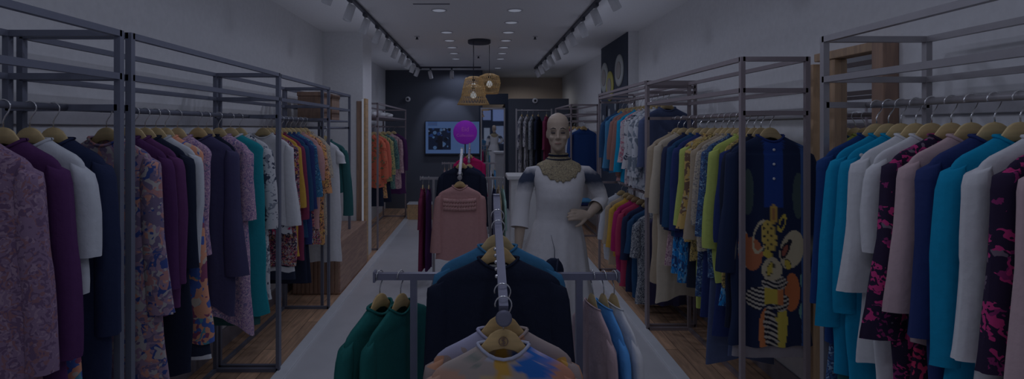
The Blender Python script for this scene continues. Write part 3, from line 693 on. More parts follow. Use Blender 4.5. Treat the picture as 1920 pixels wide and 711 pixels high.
hang_on([
    (5.84, 'dress', 'dress', 'white dress at the far end of lower rail', c_grey, dict(L=.62, hem=.2, sleeve=.4)),
    (5.62, 'dress', 'dress', 'pale beige dress beside the yellow dress', c_beige, dict(L=.62, hem=.2, sleeve=.4)),
    (5.46, 'dress', 'dress', 'yellow dress beside the crimson dresses', c_must, dict(L=.5, hem=.2, sleeve=.4)),
    (5.29, 'dress', 'dress', 'crimson dress beside the yellow dress', c_crim, dict(L=.68, hem=.2, sleeve=.4)),
    (5.12, 'dress', 'dress', 'deep red dress beside the black dress', c_red, dict(L=.7, hem=.2, sleeve=.4)),
    (4.94, 'dress', 'dress', 'black navy dress beside the deep red dress', c_ink, dict(L=.7, hem=.2, sleeve=.4)),
    (4.77, 'dress', 'dress', 'midnight dress beside the black white print dress', c_mid, dict(L=.7, hem=.2, sleeve=.3)),
    (4.61, 'dress', 'dress', 'black and white speckled dress on lower rail', p_bw, dict(L=.7, hem=.2, sleeve=.3)),
    (4.45, 'dress', 'dress', 'dark violet grey dress at lower rail front', c_char, dict(L=.65, hem=.17, sh=.16, sleeve=0)),
], 1.55, .99, RC2)
hang_on([
    (7.98, 'jacket', 'jacket', 'royal blue jacket facing out behind the mannequin', c_royal, dict(L=.62, hem=.21, sleeve=.5, d=.06)),
    (8.35, 'blouse', 'blouse', 'white blouse behind the royal blue jacket', c_grey, dict(L=.55, hem=.2, sleeve=.4)),
    (8.8, 'dress', 'dress', 'wine red dress two behind the blue jacket', c_maroon, dict(L=.8, hem=.2, sleeve=.4)),
    (9.2, 'dress', 'dress', 'yellow dress at the far end past blue jacket', c_yel, dict(L=.7, hem=.2, sleeve=.4)),
], 1.55, 1.70, RD, tone='honey')
for i, (c, lab) in enumerate(((c_navy, 'navy folded jumper lowest on the far rack shelf'), (c_denim, 'pale blue folded jumper on top of navy one'))):
    m = MB(); m.cbox(-.14, .14, -.13, .13, 0, .045, .018); tag(m.build('folded_jumper', c, None, True, loc=(1.53, 8.05, .4385+i*.046)), lab, 'jumper')

# rail in front of the fitting room
def cross_rail(label, x0, x1, y, z, mat):
    r = thing('clothes_rack', label, 'clothes rack', ((x0+x1)/2, y, 0)); hw = (x1-x0)/2
    m = MB(); m.tube([(-hw, 0, z), (hw, 0, z)], .0125, 12); m.build('hanging_rail', mat, r, True)
    for s in (-1, 1):
        m = MB(); m.bar((s*hw, 0, 0), (s*hw, 0, z+.03)); p = m.build('post', mat, r)
        m = MB(); m.bar((s*hw, -.22, .0125), (s*hw, .22, .0125)); m.build('foot', mat, p)
    return r
cross_rail('chrome clothes rail before the dark fitting room wall', .66, 1.30, 9.7, 1.92, M_silver)
def hang_cross(entries, y, zrail, group, yaw=PI/2, tone='pale'):
    z = zrail-HOOK-.0225+.0024+.0125+.001
    for i, (X, yw, kind, cat, label, mat, kw) in enumerate(entries):
        kw = dict(kw); d = kw.pop('d', .032); tn = kw.pop('tone', tone)
        kw['fold'] = min(kw.get('fold', .01), d*.35)
        garment(kind, label, cat, mat, (X, y, z), yaw+yw, d=d, group='clothes on '+group, seed=i+50, **kw)
        hanger((X, y, z), yaw+yw, 'wooden hanger inside the '+label, 'hangers on '+group, tn, kw.get('sh', .195)/.195*(.92 if kw.get('neck', .07) < .065 else 1), d)
hang_cross([
    (.76, -.35, 'dress', 'dress', 'grey ikat dress at the end near mirror', p_greystripe, dict(L=.95, hem=.2, sleeve=.5)),
    (.86, -.35, 'coat', 'coat', 'pale grey ikat coat beside the ikat dress', p_greystripe, dict(L=.85, hem=.19, sleeve=.45)),
    (.96, -.35, 'coat', 'coat', 'dark grey ikat coat beside the black coat', p_bw, dict(L=.9, hem=.2, sleeve=.5)),
    (1.06, -.35, 'coat', 'coat', 'plain black coat on the chrome rail', c_black, dict(L=.9, hem=.2, sleeve=.5)),
    (1.21, -.35, 'dress', 'dress', 'wine dress beside the head of the mannequin', c_maroon, dict(L=.75, hem=.2, sleeve=.5)),
], 9.7, 1.92, 'the chrome rail before the fitting room')

# ---------------------------------------------------------------- centre stands
SLOPE = .34
def stand(label, cx, y, zr, hw, mat=M_silver):
    r = thing('garment_stand', label, 'garment stand', (cx, y, 0))
    m = MB(); m.bar((-hw, 0, zr), (hw, 0, zr), .0125); m.build('hanging_rail', mat, r)
    for s in (-1, 1):
        m = MB(); m.box(s*hw-.004, s*hw+.004, -.02, .02, zr-.02, zr+.02); m.build('end_cap', mat, r)
    for x in (-.68*hw, .68*hw):
        m = MB(); m.bar((x, 0, 0), (x, 0, zr-.0125), .0125); l = m.build('leg', mat, r)
        m = MB(); m.bar((x, -.25, .0125), (x, .25, .0125), .0125); m.build('foot', mat, l)
    m = MB(); m.bar((0, 0, zr), (0, 0, zr+.315), .0125); m.build('centre_post', mat, r)
    m = MB(); m.bar((0, .012, zr+.30+.012*SLOPE), (0, -.63, zr+.30-.63*SLOPE), .0125); a = m.build('waterfall_arm', mat, r)
    for i in range(5):
        t = .36+.035*i; m = MB(); m.ball((-.0145, -t, zr+.30-SLOPE*t+.008), .006, 10); m.build('peg', M_chrome, a, True)
    m = MB(); m.lathe([(.022, 0), (.022, .006), (.015, .008)], 20); m.build('end_disc', mat, a, True, loc=(0, -.636, zr+.30-.63*SLOPE-.02), rot=(PI/2, 0, 0))
    return r
def hang_stand(entries, cx, y, zr, group, tone='honey'):
    for i, (dy, kind, cat, label, mat, kw) in enumerate(entries):
        kw = dict(kw); d = kw.pop('d', .03); kw['fold'] = min(kw.get('fold', .01), d*.35)
        arm = zr+.30+SLOPE*dy
        z = arm-HOOK; x = cx+kw.pop('ox', 0); tn = kw.pop('tone', tone); yaw = kw.pop('yaw', 0)
        garment(kind, label, cat, mat, (x, y+dy, z), yaw, d=d, group='clothes on '+group, seed=i+80, **kw)
        hanger((x, y+dy, z), yaw, 'wooden hanger inside the '+label, 'hangers on '+group, tn, kw.get('sh', .195)/.195*(.92 if kw.get('neck', .07) < .065 else 1), d)
S1 = (.063, 2.05, 1.03)
stand('grey steel stand holding the black jacket and green velvet tops', *S1, .467, M_gun)
G1 = 'the stand with green velvet tops'
def blouse_art(x, z, front):
    """big pastel blooms"""
    z = z-.095
    base = (63, 60, 65)
    def el(cx, cz, rx, rz, a=0):
        c, s = math.cos(a), math.sin(a); u = (x-cx)*c+(z-cz)*s; w = -(x-cx)*s+(z-cz)*c
        return (u/rx)**2+(w/rz)**2
    if el(.06, -.03, .035, .022, .5) < 1 or el(.055, .012, .028, .012, -.2) < 1 or el(.085, -.065, .03, .03) < 1: return (14, 40, 84)
    if el(.095, .02, .03, .012, -.5) < 1: return (12, 46, 92)
    if el(.12, -.04, .018, .05) < 1: return (34, 44, 82)
    if el(.165, -.05, .05, .055, .4) < 1: return (74, 52, 48)
    if el(.10, .0, .05, .05) < 1: return (64, 62, 84)
    if abs(x+.005) < .018 and -.12 < z < -.0: return (76, 60, 30)
    if el(-.05, .02, .05, .02, -.5) < 1: return (66, 72, 92)
    if el(-.09, -.0, .012, .06, .5) < 1: return (48, 52, 56)
    if el(-.02, -.1, .05, .03) < 1: return (72, 66, 58)
    if el(-.15, -.1, .05, .04) < 1: return (72, 58, 56)
    return base
M_bloom = painted('bloom_printed_cloth')
hang_stand([
    (-.135, 'jacket', 'jacket', 'slate blue jacket behind the black jacket', c_blue, dict(L=.7, hem=.22, sh=.205, sleeve=.6, tone='pale', d=.022)),
    (-.21, 'jacket', 'jacket', 'black open collar jacket facing the entrance', c_black, dict(L=.8, hem=.235, sh=.215, sleeve=.62, cuff=.05, d=.024)),
    (-.555, 'blouse', 'blouse', 'peach edged blouse just behind the bloom blouse', p_blooms, dict(L=.62, hem=.2, sleeve=.5, d=.0215)),
    (-.61, 'blouse', 'blouse', 'beige blouse with big blue blooms on foremost hanger', M_bloom, dict(L=.62, hem=.2, sleeve=.5, pf=blouse_art, nx=110, dz=.01, d=.022, col_mat=cloth('ice_blue_trim', (64, 68, 86)))),
], *S1, G1)
r = thing('pouch_bag', 'black rounded pouch hanging behind the stand rail by blue jacket', 'bag', (.292, 2.115, 1.03))
m = MB(); m.ball((0, .012, .0), (.042, .022, .052), 20); m.ball((0, .012, .0), (.0425, .018, .045), 20); m.build('body', c_black, r, True)
m = MB(); m.tube([(.02, .008, .04), (.014, -.025, .055), (.005, -.060, .036), (0, -.088, .030), (-.005, -.097, .0), (-.005, -.092, -.02)], .004, 8); m.build('strap', c_black, r, True)
bj = [o for o in C.objects if o.get('label', '').startswith('black open collar')][0]
m = MB(); m.cbox(-.030, .030, .004, .007, -.088, -.066, .001); m.build('neck_label', M_white, bj)
# brand mark burnt into the foremost hanger
fh = [o for o in C.objects if o.get('label', '') == 'wooden hanger inside the beige blouse with big blue blooms on foremost hanger'][0]
M_mark = plain('burnt_mark', (40, 33, 34), .8)
m = MB(); m.tube([(.012*math.cos(2*PI*k/24), 0, .012*math.sin(2*PI*k/24)) for k in range(25)], .0012, 6, caps=False); m.build('ring_mark', M_mark, fh, True, loc=(0, -.0068, -.031))
def text_mesh(name, body, size, mat, parent, loc, rot):
    cu = bpy.data.curves.new(name, 'FONT'); cu.body = body; cu.size = size; cu.align_x = 'CENTER'; cu.align_y = 'CENTER'; cu.extrude = .0006
    t = bpy.data.objects.new(name, cu); C.objects.link(t); bpy.context.view_layer.update()
    me = bpy.data.meshes.new_from_object(t.evaluated_get(bpy.context.evaluated_depsgraph_get())); bpy.data.objects.remove(t)
    me.materials.clear(); me.materials.append(mat)
    o = bpy.data.objects.new(name, me); C.objects.link(o); o.parent = parent; o.location = loc; o.rotation_euler = rot
    return o
text_mesh('letter_mark', '$', .024, M_mark, fh, (0, -.0072, -.031), (PI/2, 0, 0))
hang_cross([
    (-.385, -.45, 'velvet_top', 'top', 'bottle green velvet top at the rail end', c_green, dict(L=.6, hem=.225, sh=.205, sleeve=.5, d=.026, tone='honey')),
    (-.305, -.45, 'velvet_top', 'top', 'bottle green velvet top beside the stand leg', c_green, dict(L=.6, hem=.225, sh=.205, sleeve=.5, d=.020, tone='honey')),
    (.432, .2, 'blouse', 'blouse', 'pale pink long blouse beside the stand leg', c_palepink, dict(L=.6, hem=.18, sh=.17, sleeve=.4, d=.013, tone='pale')),
    (.476, .2, 'shirt', 'shirt', 'cornflower blue shirt between pink and white tops', c_sky, dict(L=.6, hem=.18, sh=.17, sleeve=.4, d=.013, tone='pale')),
    (.516, .2, 'shirt', 'shirt', 'white shirt at the outer end of stand rail', c_white, dict(L=.6, hem=.2, sh=.18, sleeve=.4, d=.013, tone='pale')),
], S1[1], S1[2]+.0062, G1)

S2 = (-.185, 5.5, 1.08)
stand('chrome stand with the pink lace blouse and maroon gowns', *S2, .43, M_silver)
G2 = 'the stand with the pink lace blouse'
p_lace = printed('pink_lace_print', [((66, 50, 56), 4), ((74, 62, 66), 2), ((54, 40, 48), 1.2)], 60, .5)
hang_stand([
    (-.18, 'jacket', 'jacket', 'black jacket right behind the pink lace blouse', c_black, dict(L=.75, hem=.23, sh=.21, sleeve=.5, d=.04)),
    (-.60, 'blouse', 'blouse', 'dusty pink blouse with lace yoke and bell cuffs', c_pink, dict(L=.58, hem=.22, sh=.2, sleeve=.52, cuff=.065, d=.04, col_mat=p_lace, ox=.0)),
], *S2, G2)
pb = [o for o in C.objects if o.get('label', '').startswith('dusty pink blouse')][0]
m = MB()                                          # gathered lace frill across the chest
for j in range(3):
    rs = []
    for i in range(41):
        x = -.15+.30*i/40; y = -.047-.006*math.sin(i*1.9+j); z = -.165-.035*j-.012*math.cos(x*9)
        rs.append([(x, y, z+.02), (x, y-.010, z), (x, y-.004, z-.022), (x, y+.006, z-.018), (x, y+.006, z+.018)])
    m.rings(rs)
m.build('lace_frill', p_lace, pb, True)
hang_cross([
    (-.59, -.1, 'gown', 'dress', 'maroon gown at the rail end of chrome stand', c_maroon, dict(L=.72, hem=.15, sh=.12, sleeve=.3, neck=.05, tone='pale', d=.022)),
    (-.528, -.1, 'gown', 'dress', 'plum gown beside the maroon gown', c_plum2, dict(L=.72, hem=.14, sh=.12, sleeve=0, neck=.05, d=.018)),
    (.148, .1, 'shirt', 'shirt', 'black shirt beside the pale blouses on chrome stand', c_ink, dict(L=.6, hem=.18, sh=.17, sleeve=.3, d=.013)),
    (.192, .1, 'blouse', 'blouse', 'beige blouse beside the mint blouse', c_beige, dict(L=.6, hem=.18, sh=.17, sleeve=.3, d=.013)),
    (.236, .1, 'blouse', 'blouse', 'mint blouse at the rail end of chrome stand', c_mint, dict(L=.6, hem=.18, sh=.17, sleeve=.3, d=.013)),
], S2[1], S2[2]+.0062, G2)
S3 = (-.16, 8.3, 1.05)
stand('far chrome stand with the raspberry blouse and purple sign', *S3, .43, M_silver)
G3 = 'the far stand with the raspberry blouse'
hang_stand([
    (-.245, 'blouse', 'blouse', 'raspberry red blouse hanging below the purple sign', c_rasp, dict(L=.6, hem=.22, sh=.21, sleeve=.5, d=.05, tone='pale')),
    (-.6, 'blouse', 'blouse', 'ink blouse at the front of the far stand', c_ink, dict(L=.5, hem=.2, sleeve=.4, tone='pale')),
], *S3, G3)
hang_cross([
    (-.55, 0, 'blouse', 'blouse', 'rose print blouse on the far stand rail', p_rosepr, dict(L=.5, hem=.17, sh=.16, sleeve=.3, d=.015)),
    (-.485, 0, 'blouse', 'blouse', 'white blouse on the far stand rail', c_white, dict(L=.5, hem=.17, sh=.16, sleeve=.3, d=.015)),
    (.17, 0, 'blouse', 'blouse', 'grey blouse on the far stand before mirror', c_grey, dict(L=.55, hem=.17, sh=.16, sleeve=.3, d=.015)),
    (.23, 0, 'shirt', 'shirt', 'denim blue shirt on the far stand before mirror', c_denim, dict(L=.55, hem=.17, sh=.16, sleeve=.3, d=.015)),
], S3[1], S3[2]+.0062, G3)
# round sign on the far stand
r = thing('round_sign', 'purple round sign with faint lettering before the television', 'sign', (-.235, 8.46, 0))
M_pur = plain('purple_sign_face', (62, 15, 100), .5, gain=1.1); M_txt = plain('sign_lettering', (80, 40, 104), .5)
m = MB(); m.lathe([(.185, -.006), (.19, -.004), (.19, .004), (.185, .006)], 48); m.build('disc', M_pur, r, True, loc=(0, 0, 1.53), rot=(PI/2, 0, 0))
m = MB(); m.tube([(0, 0, .02), (0, 0, 1.345)], .011, 10); m.build('pole', M_black, r, True)
m = MB(); m.lathe([(.13, 0), (.13, .012), (.02, .022)], 32); m.build('base', M_black, r, True)
text_mesh('lettering', 'Eid', .10, M_txt, r, (0, -.0075, 1.575), (PI/2, 0, 0)); text_mesh('lettering', 'Collection', .066, M_txt, r, (.0, -.0075, 1.48), (PI/2, 0, 0))

# ---------------------------------------------------------------- mannequin
MX, MY = .478, 3.23
man = thing('mannequin', 'bald mannequin in white gown with gold embroidered collar, hand on hip', 'mannequin', (MX, MY, 0))
M_skin = plain('mannequin_skin', (60, 55, 55), .5)
def fuse(name, mb, voxel, mat, parent, smooth=6):
    o = mb.build(name, mat); 
    a = o.modifiers.new('r', 'REMESH'); a.mode = 'VOXEL'; a.voxel_size = voxel
    s = o.modifiers.new('s', 'SMOOTH'); s.iterations = smooth; s.factor = .5
    bpy.context.view_layer.update()
    me = bpy.data.meshes.new_from_object(o.evaluated_get(bpy.context.evaluated_depsgraph_get()))
    bpy.data.objects.remove(o)
    me.materials.clear(); me.materials.append(mat); me.polygons.foreach_set('use_smooth', [True]*len(me.polygons))
    n = bpy.data.objects.new(name, me); C.objects.link(n); n.parent = parent
    return n
bm_ = MB()
# head, turned a little
HY = -.14
def hp(x, y, z):
    c, s = math.cos(HY), math.sin(HY)
    return (-.006+x*c-y*s, .0+x*s+y*c, 1.463+z)
HR = [(0, .014, -.068, -.04), (.008, .028, -.080, -.02), (.022, .040, -.086, 0), (.04, .049, -.086, .03), (.06, .055, -.085, .055), (.085, .060, -.084, .075), (.11, .063, -.083, .088), (.14, .066, -.086, .095), (.17, .065, -.082, .094), (.195, .057, -.068, .082), (.213, .042, -.046, .06), (.224, .022, -.02, .034), (.229, .006, 0, .014)]
rs = []
for z, w, yf, yb in HR:
    ring = []
    for k in range(28):
        a = 2*PI*k/28; cy = (yf+yb)/2; ry = (yb-yf)/2
        ring.append(hp(w*math.copysign(abs(math.cos(a))**.85, math.cos(a)), cy+ry*math.sin(a), z))
    rs.append(ring)
bm_.rings(rs)
bm_.tube([hp(0, -.084, .118), hp(0, -.092, .098), hp(0, -.103, .078), hp(0, -.090, .070)], [.006, .008, .011, .008], 10)
for s in (-1, 1):
    bm_.ball(hp(s*.010, -.090, .073), .0075, 8)
    bm_.tube([hp(s*.010, -.085, .126), hp(s*.027, -.084, .130), hp(s*.045, -.070, .122)], .006, 8)
    bm_.ball(hp(s*.063, .012, .098), (.009, .016, .030), 10)
    bm_.ball(hp(s*.036, -.066, .078), (.018, .018, .016), 10)
bm_.ball(hp(0, -.070, .012), (.02, .018, .014), 10)
bm_.tube([hp(-.020, -.080, .046), hp(-.006, -.089, .050), hp(0, -.088, .048), hp(.006, -.089, .050), hp(.020, -.080, .046)], [.003, .006, .005, .006, .003], 8)
bm_.tube([hp(-.017, -.080, .042), hp(0, -.089, .038), hp(.017, -.080, .042)], [.003, .0065, .003], 8)
# neck, trunk, legs
bm_.tube([(-.004, .012, 1.53), (-.002, .016, 1.46), (0, .02, 1.40), (0, .02, 1.34)], [.046, .043, .047, .062], 18)
def trunk(rows, n=24):
    bm_.rings([[(cx+w*math.cos(2*PI*k/n), cy+d*math.sin(2*PI*k/n), z) for k in range(n)] for z, cx, cy, w, d in rows])
trunk([(1.40, 0, .02, .05, .05), (1.375, 0, .02, .12, .06), (1.33, 0, .01, .155, .085), (1.25, 0, 0, .135, .10), (1.19, 0, -.01, .13, .105), (1.08, 0, 0, .105, .085), (1.02, 0, .01, .105, .085), (.90, 0, .02, .15, .11), (.82, 0, .02, .155, .11), (.76, 0, .02, .14, .10)])
for s in (-1, 1):
    bm_.tube([(s*.075, .02, .84), (s*.075, .01, .62), (s*.072, 0, .46), (s*.072, .02, .30), (s*.07, .03, .10), (s*.07, .03, .05)], [.082, .068, .05, .05, .034, .036], 16)
    bm_.tube([(s*.07, .05, .035), (s*.075, -.03, .035), (s*.08, -.12, .022)], [.034, .036, .02], 12)
# arm with the hand on the hip (towards the aisle wall) and the hanging arm
AH = [(.160, .015, 1.325), (.215, .03, 1.29), (.252, .05, 1.21), (.268, .055, 1.165), (.235, .0, 1.135), (.175, -.075, 1.095), (.155, -.095, 1.085)]
bm_.tube(AH, [.048, .044, .038, .035, .034, .024, .022], 14)
AL = [(-.160, .015, 1.325), (-.195, .015, 1.27), (-.222, .02, 1.13), (-.226, .015, 1.09), (-.240, -.03, .98), (-.250, -.06, .885)]
bm_.tube(AL, [.048, .044, .037, .034, .032, .022], 14)
def hand(o, ax, up, side, curl=.5, s=1):
    """o wrist, ax along the hand, up back of the hand, side towards the thumb"""
    o, ax, up, side = Vector(o), Vector(ax).normalized(), Vector(up).normalized(), Vector(side).normalized()
    P = lambda u, v, w: o+ax*u*s+side*v*s+up*w*s
    rs = []
    for u, hw, ht in ((-.01, .024, .018), (.02, .032, .016), (.05, .039, .014), (.08, .039, .012), (.088, .03, .008)):
        rs.append([P(u, hw*math.cos(2*PI*k/14), ht*math.sin(2*PI*k/14)) for k in range(14)])
    bm_.rings(rs)
    for i, (v, ln) in enumerate(((.029, .066), (.010, .076), (-.010, .070), (-.029, .054))):
        a = 0; p = [P(.075, v, 0)]; u, w = .08, 0.; 
        for q in (.45, .32, .25):
            u += ln*q*math.cos(a); w -= ln*q*math.sin(a); a += curl*.6; p.append(P(u, v*1.12, w))
        bm_.tube(p, [.0092, .0086, .0078, .0062], 8)
    bm_.tube([P(.02, .026, -.002), P(.045, .052, -.010), P(.07, .066, -.016), P(.088, .068, -.022)], [.012, .011, .009, .0065], 8)
hand((.160, -.092, 1.086), (-.95, -.35, .10), (.25, -.75, .60), (-.1, -.5, -.9), .55, .92)
hand((-.250, -.062, .88), (-.06, -.18, -1), (-1, 0, .05), (0, -1, .15), .45, .92)
fuse('body', bm_, .0045, M_skin, man)
M_eye = plain('eye_paint', (22, 20, 24), .4); M_lip = plain('lip_paint', (58, 46, 48), .5)
for s in (-1, 1):
    m = MB(); rs = []
    m.ball((0, 0, 0), (.0145, .0045, .0058), 14); m.build('eye', M_eye, man, True, loc=hp(s*.029, -.0805, .108), rot=(0, 0, HY+s*.25))
    m = MB(); m.tube([hp(s*.013, -.0895, .132), hp(s*.028, -.0885, .137), hp(s*.046, -.0745, .129)], [.0022, .003, .0015], 8); m.build('eyebrow', M_eye, man, True)
m = MB(); m.tube([hp(-.019, -.0845, .0445), hp(-.007, -.094, .0465), hp(0, -.0935, .0445), hp(.007, -.094, .0465), hp(.019, -.0845, .0445)], [.002, .0045, .004, .0045, .002], 8); m.build('lips', M_lip, man, True)
# gown
M_gown = plain('white_gown_cloth', (70, 72, 82), .9, bump=.2, bscale=30, gain=1.05)
DR = [(1.425, 0, .018, .056, .056), (1.405, 0, .018, .075, .066), (1.385, 0, .017, .118, .078), (1.362, 0, .014, .142, .09), (1.335, 0, .010, .160, .100), (1.29, 0, .004, .160, .112), (1.24, 0, -.004, .146, .124), (1.18, 0, -.008, .140, .126), (1.11, -.005, 0, .132, .112), (1.05, -.008, .002, .134, .110), (.98, -.012, .008, .158, .130), (.90, -.02, .01, .182, .150), (.75, -.035, .01, .215, .185), (.60, -.045, .01, .245, .215), (.42, -.05, .01, .275, .245), (.25, -.05, .01, .30, .27), (.09, -.05, .01, .32, .29)]
def gown_ring(z, cx, cy, w, d, n=96, k=1.0, off=0):
    t = max(0, (1.1-z)/1.0); ring = []
    for i in range(n):
        a = 2*PI*i/n; f = 1+(.055*math.sin(9*a+1.3)+.03*math.sin(17*a))*min(1, t*1.6)
        ring.append((cx+(w*f*k+off)*math.cos(a), cy+(d*f*k+off)*math.sin(a), z))
    return ring
def dense(rows, step=.02):
    out = []
    for a, b2 in zip(rows, rows[1:]):
        n = max(1, int(round((a[0]-b2[0])/step)))
        out += [[u+(v-u)*i/n for u, v in zip(a, b2)] for i in range(n)]
    return out+[list(rows[-1])]
DRd = dense(DR)
m = MB(); m.rings([gown_ring(*r_) for r_ in DRd], 0, False, False); m.build('gown', M_gown, man, True)
m = MB(); m.tube([(-.047-.02, -.145+.0, .98), (-.050, -.172, .9), (-.055, -.205, .75), (-.058, -.24, .55)], [.001, .002, .0028, .002], 8); m.build('slit_shade', plain('slit_shade_grey', (20, 24, 34), .9), man, True)  # thin dark tube standing in for the shade in the gown's slit
M_slv = ombre('dip_dyed_sleeve_cloth', [(0, (70, 72, 82)), (.44, (70, 72, 82)), (.66, (16, 20, 32)), (.80, (16, 20, 32)), (.93, (66, 68, 78))], 1.08, 1.38)
def sleeve_loft(path, rad, name):
    m = MB(); m.tube(path, rad, 24, caps=False); return m.build(name, M_slv, man, True)
sleeve_loft([(.115, .014, 1.345), (.160, .015, 1.325), (.212, .03, 1.285), (.252, .05, 1.21), (.268, .052, 1.16), (.245, .015, 1.138), (.215, -.025, 1.12)], [.030, .050, .050, .046, .044, .044, .047], 'sleeve')
sleeve_loft([(-.115, .014, 1.345), (-.160, .015, 1.325), (-.194, .015, 1.27), (-.220, .02, 1.16), (-.228, .015, 1.09), (-.240, -.015, 1.0)], [.030, .050, .050, .049, .050, .055], 'sleeve')
M_gold = printed('gold_lace_print', [((60, 57, 50), 4), ((46, 43, 40), 2.4), ((22, 21, 26), 2.2), ((70, 68, 63), 1)], 75, .4)
m = MB(); rr = [x for x in dense(DR, .006) if x[0] > 1.265]; R_ = [gown_ring(*x, n=220, off=.006) for x in rr]
R2 = []
for i, ring in enumerate(R_):
    R2.append([p if True else p for p in ring])
vs = [p for g in R2 for p in g]; n = 220; fs = []
for i in range(len(R2)-1):
    for j in range(n):
        q = [i*n+j, i*n+(j+1) % n, (i+1)*n+(j+1) % n, (i+1)*n+j]
        cx = sum(vs[k][0] for k in q)/4; cz = sum(vs[k][2] for k in q)/4
        if (cx/.140)**2+((cz-1.43)/.145)**2 < 1+.07*math.sin(cx*170): fs.append(q)
m.add(vs, fs); co = m.build('embroidered_collar', M_gold, man, True)
sd = co.modifiers.new('thick', 'SOLIDIFY'); sd.thickness = .003; sd.offset = 1
for z, r0 in ((1.437, .058), (1.412, .070)):
    m = MB(); m.tube([((r0)*math.cos(2*PI*k/32), .018+r0*.97*math.sin(2*PI*k/32), z+.004*math.sin(2*PI*k/32)) for k in range(33)], .006, 8, caps=False); m.build('neck_band', c_black, man, True)
m = MB(); m.lathe([(.05, 1.41), (.057, 1.425), (.058, 1.445), (.054, 1.448)], 32, (0, .018, 0), cap0=False, cap1=False); m.build('stand_collar', M_gold, man, True)
m = MB(); m.lathe([(.17, 0), (.17, .008), (.165, .012)], 40); m.build('base_plate', M_chrome, man, True)

# ---------------------------------------------------------------- furniture and fittings
# brown slatted bench box by the pillar
r = thing('storage_bench', 'brown wooden bench box with ribbed front by the pillar', 'bench', (-1.57, 5.72, 0))
m = MB(); m.cbox(-.23, .23, -.60, .60, 0, .5, .006); m.build('body', M_bench, r)
m = MB()
for i in range(11): m.cbox(-.22+i*.04, -.19+i*.04, -.612, -.599, .01, .49, .003)
m.build('ribbed_front', M_brown, r)
# two brown boxes on the shallow rack
for i, (y, lab) in enumerate(((5.15, 'brown storage box nearer the white gown on rack shelf'), (5.50, 'brown storage box on the rack shelf nearer the pillar'))):
    r = thing('storage_box', lab, 'box', (-1.60, y, 1.6795))
    m = MB(); m.cbox(-.115, .115, -.14, .14, 0, .22, .006); m.build('body', M_brown, r)
    m = MB(); m.cbox(-.12, .12, -.145, .145, .2205, .262, .005); m.build('lid', M_brown, r)
# pillar panel with lit edges
r = thing('wall_panel', 'narrow brown wooden panel with lit white edges on the pillar', 'wall panel', (-1.46, 6.37, 0))
m = MB(); m.cbox(-.012, .055, -.012, 0, .44, 1.92, .003); m.build('board', M_brown, r)
m = MB(); m.cbox(.058, .080, -.05, 0, .02, 1.94, .003); m.build('light_strip', M_led, r)
m = MB(); m.cbox(.081, .105, -.045, .10, .0, 1.95, .003); m.build('side_frame', M_oak, r)
# low carton against the far wall
r = thing('carton', 'low brown carton on the floor against the dark wall', 'box', (-1.0, 9.45, 0))
m = MB(); m.cbox(-.27, .27, -.15, .15, 0, .26, .006); m.build('body', M_oak, r)
m = MB(); m.cbox(-.275, .275, -.155, .155, .2605, .275, .004); m.build('lid', M_white, r)
# white counter
r = thing('counter', 'white moulded counter cabinet beside the mannequin', 'counter', (.62, 7.1, 0))
m = MB(); m.cbox(-.22, .24, -.20, .20, .06, .93, .006); m.build('body', M_white, r)
m = MB(); m.cbox(-.27, .29, -.25, .25, .9305, .985, .012); m.build('top', M_white, r)
m = MB(); m.cbox(-.21, .23, -.19, .19, 0, .0595, .004); m.build('plinth', M_white, r)
m = MB()
for a in ((-.18, .20, .80, .84), (-.18, .20, .14, .18), (-.18, -.14, .18, .80), (.16, .20, .18, .80)): m.cbox(a[0], a[1], -.212, -.2005, a[2], a[3], .004)
m.build('moulding', M_white, r)
# television
r = thing('television', 'wall mounted television with blue screen on the dark wall', 'television', (-.545, YB-.004, 0))
m = MB(); m.cbox(-.545, .545, -.05, 0, 1.06, 1.74, .006); m.build('casing', M_black, r)
nx, nz = 150, 90; m = MB(); cols = []
vs = [(-.53+1.06*i/nx, -.0515, 1.095+.63*j/nz) for j in range(nz+1) for i in range(nx+1)]
rndp = random.Random(3); blobs = [(rndp.uniform(.05, .46), rndp.uniform(.16, .80), rndp.uniform(.02, .06)) for _ in range(26)]
def scr(u, v):
    if .05 < u < .47 and .12 < v < .80:
        c = (12, 18, 34)
        for i, (a, b2, r_) in enumerate(blobs):
            if ((u-a)*1.6)**2+(v-b2)**2 < r_*r_: c = ((46, 66, 96), (20, 36, 72), (60, 72, 96), (8, 10, 20))[i % 4]
        if .22 < u < .32 and v < .55: c = (10, 12, 22)
        return c
    if v > .86 and .04 < u < .22: return (44, 54, 84) if abs(v-.92) < .02 else (40, 58, 92)
    return (50, 68, 102)
cols = [emi(scr(i/nx, j/nz)) for j in range(nz+1) for i in range(nx+1)]
m.add(vs, [(j*(nx+1)+i, j*(nx+1)+i+1, (j+1)*(nx+1)+i+1, (j+1)*(nx+1)+i) for j in range(nz) for i in range(nx)])
m.build('screen', painted('screen_picture', .3, True), r, colors=cols)
# mirror at the back
r = thing('standing_mirror', 'tall black framed mirror in the dark doorway', 'mirror', (.255, 10.55, 0))
m = MB()
for a in ((-.245, -.215, .05, 2.0), (.215, .245, .05, 2.0), (-.215, .215, 1.965, 2.0), (-.215, .215, .05, .085)): m.cbox(a[0], a[1], -.02, .028, a[2], a[3], .003)
m.build('frame', M_silver, r)
m = MB(); m.box(-.215, .215, 0, .02, .085, 1.965); m.build('glass', M_mirror, r)
for s in (-1, 1):
    m = MB(); m.cbox(s*.23-.014, s*.23+.014, -.12, .028, 0, .049, .003); m.build('foot', M_black, r)
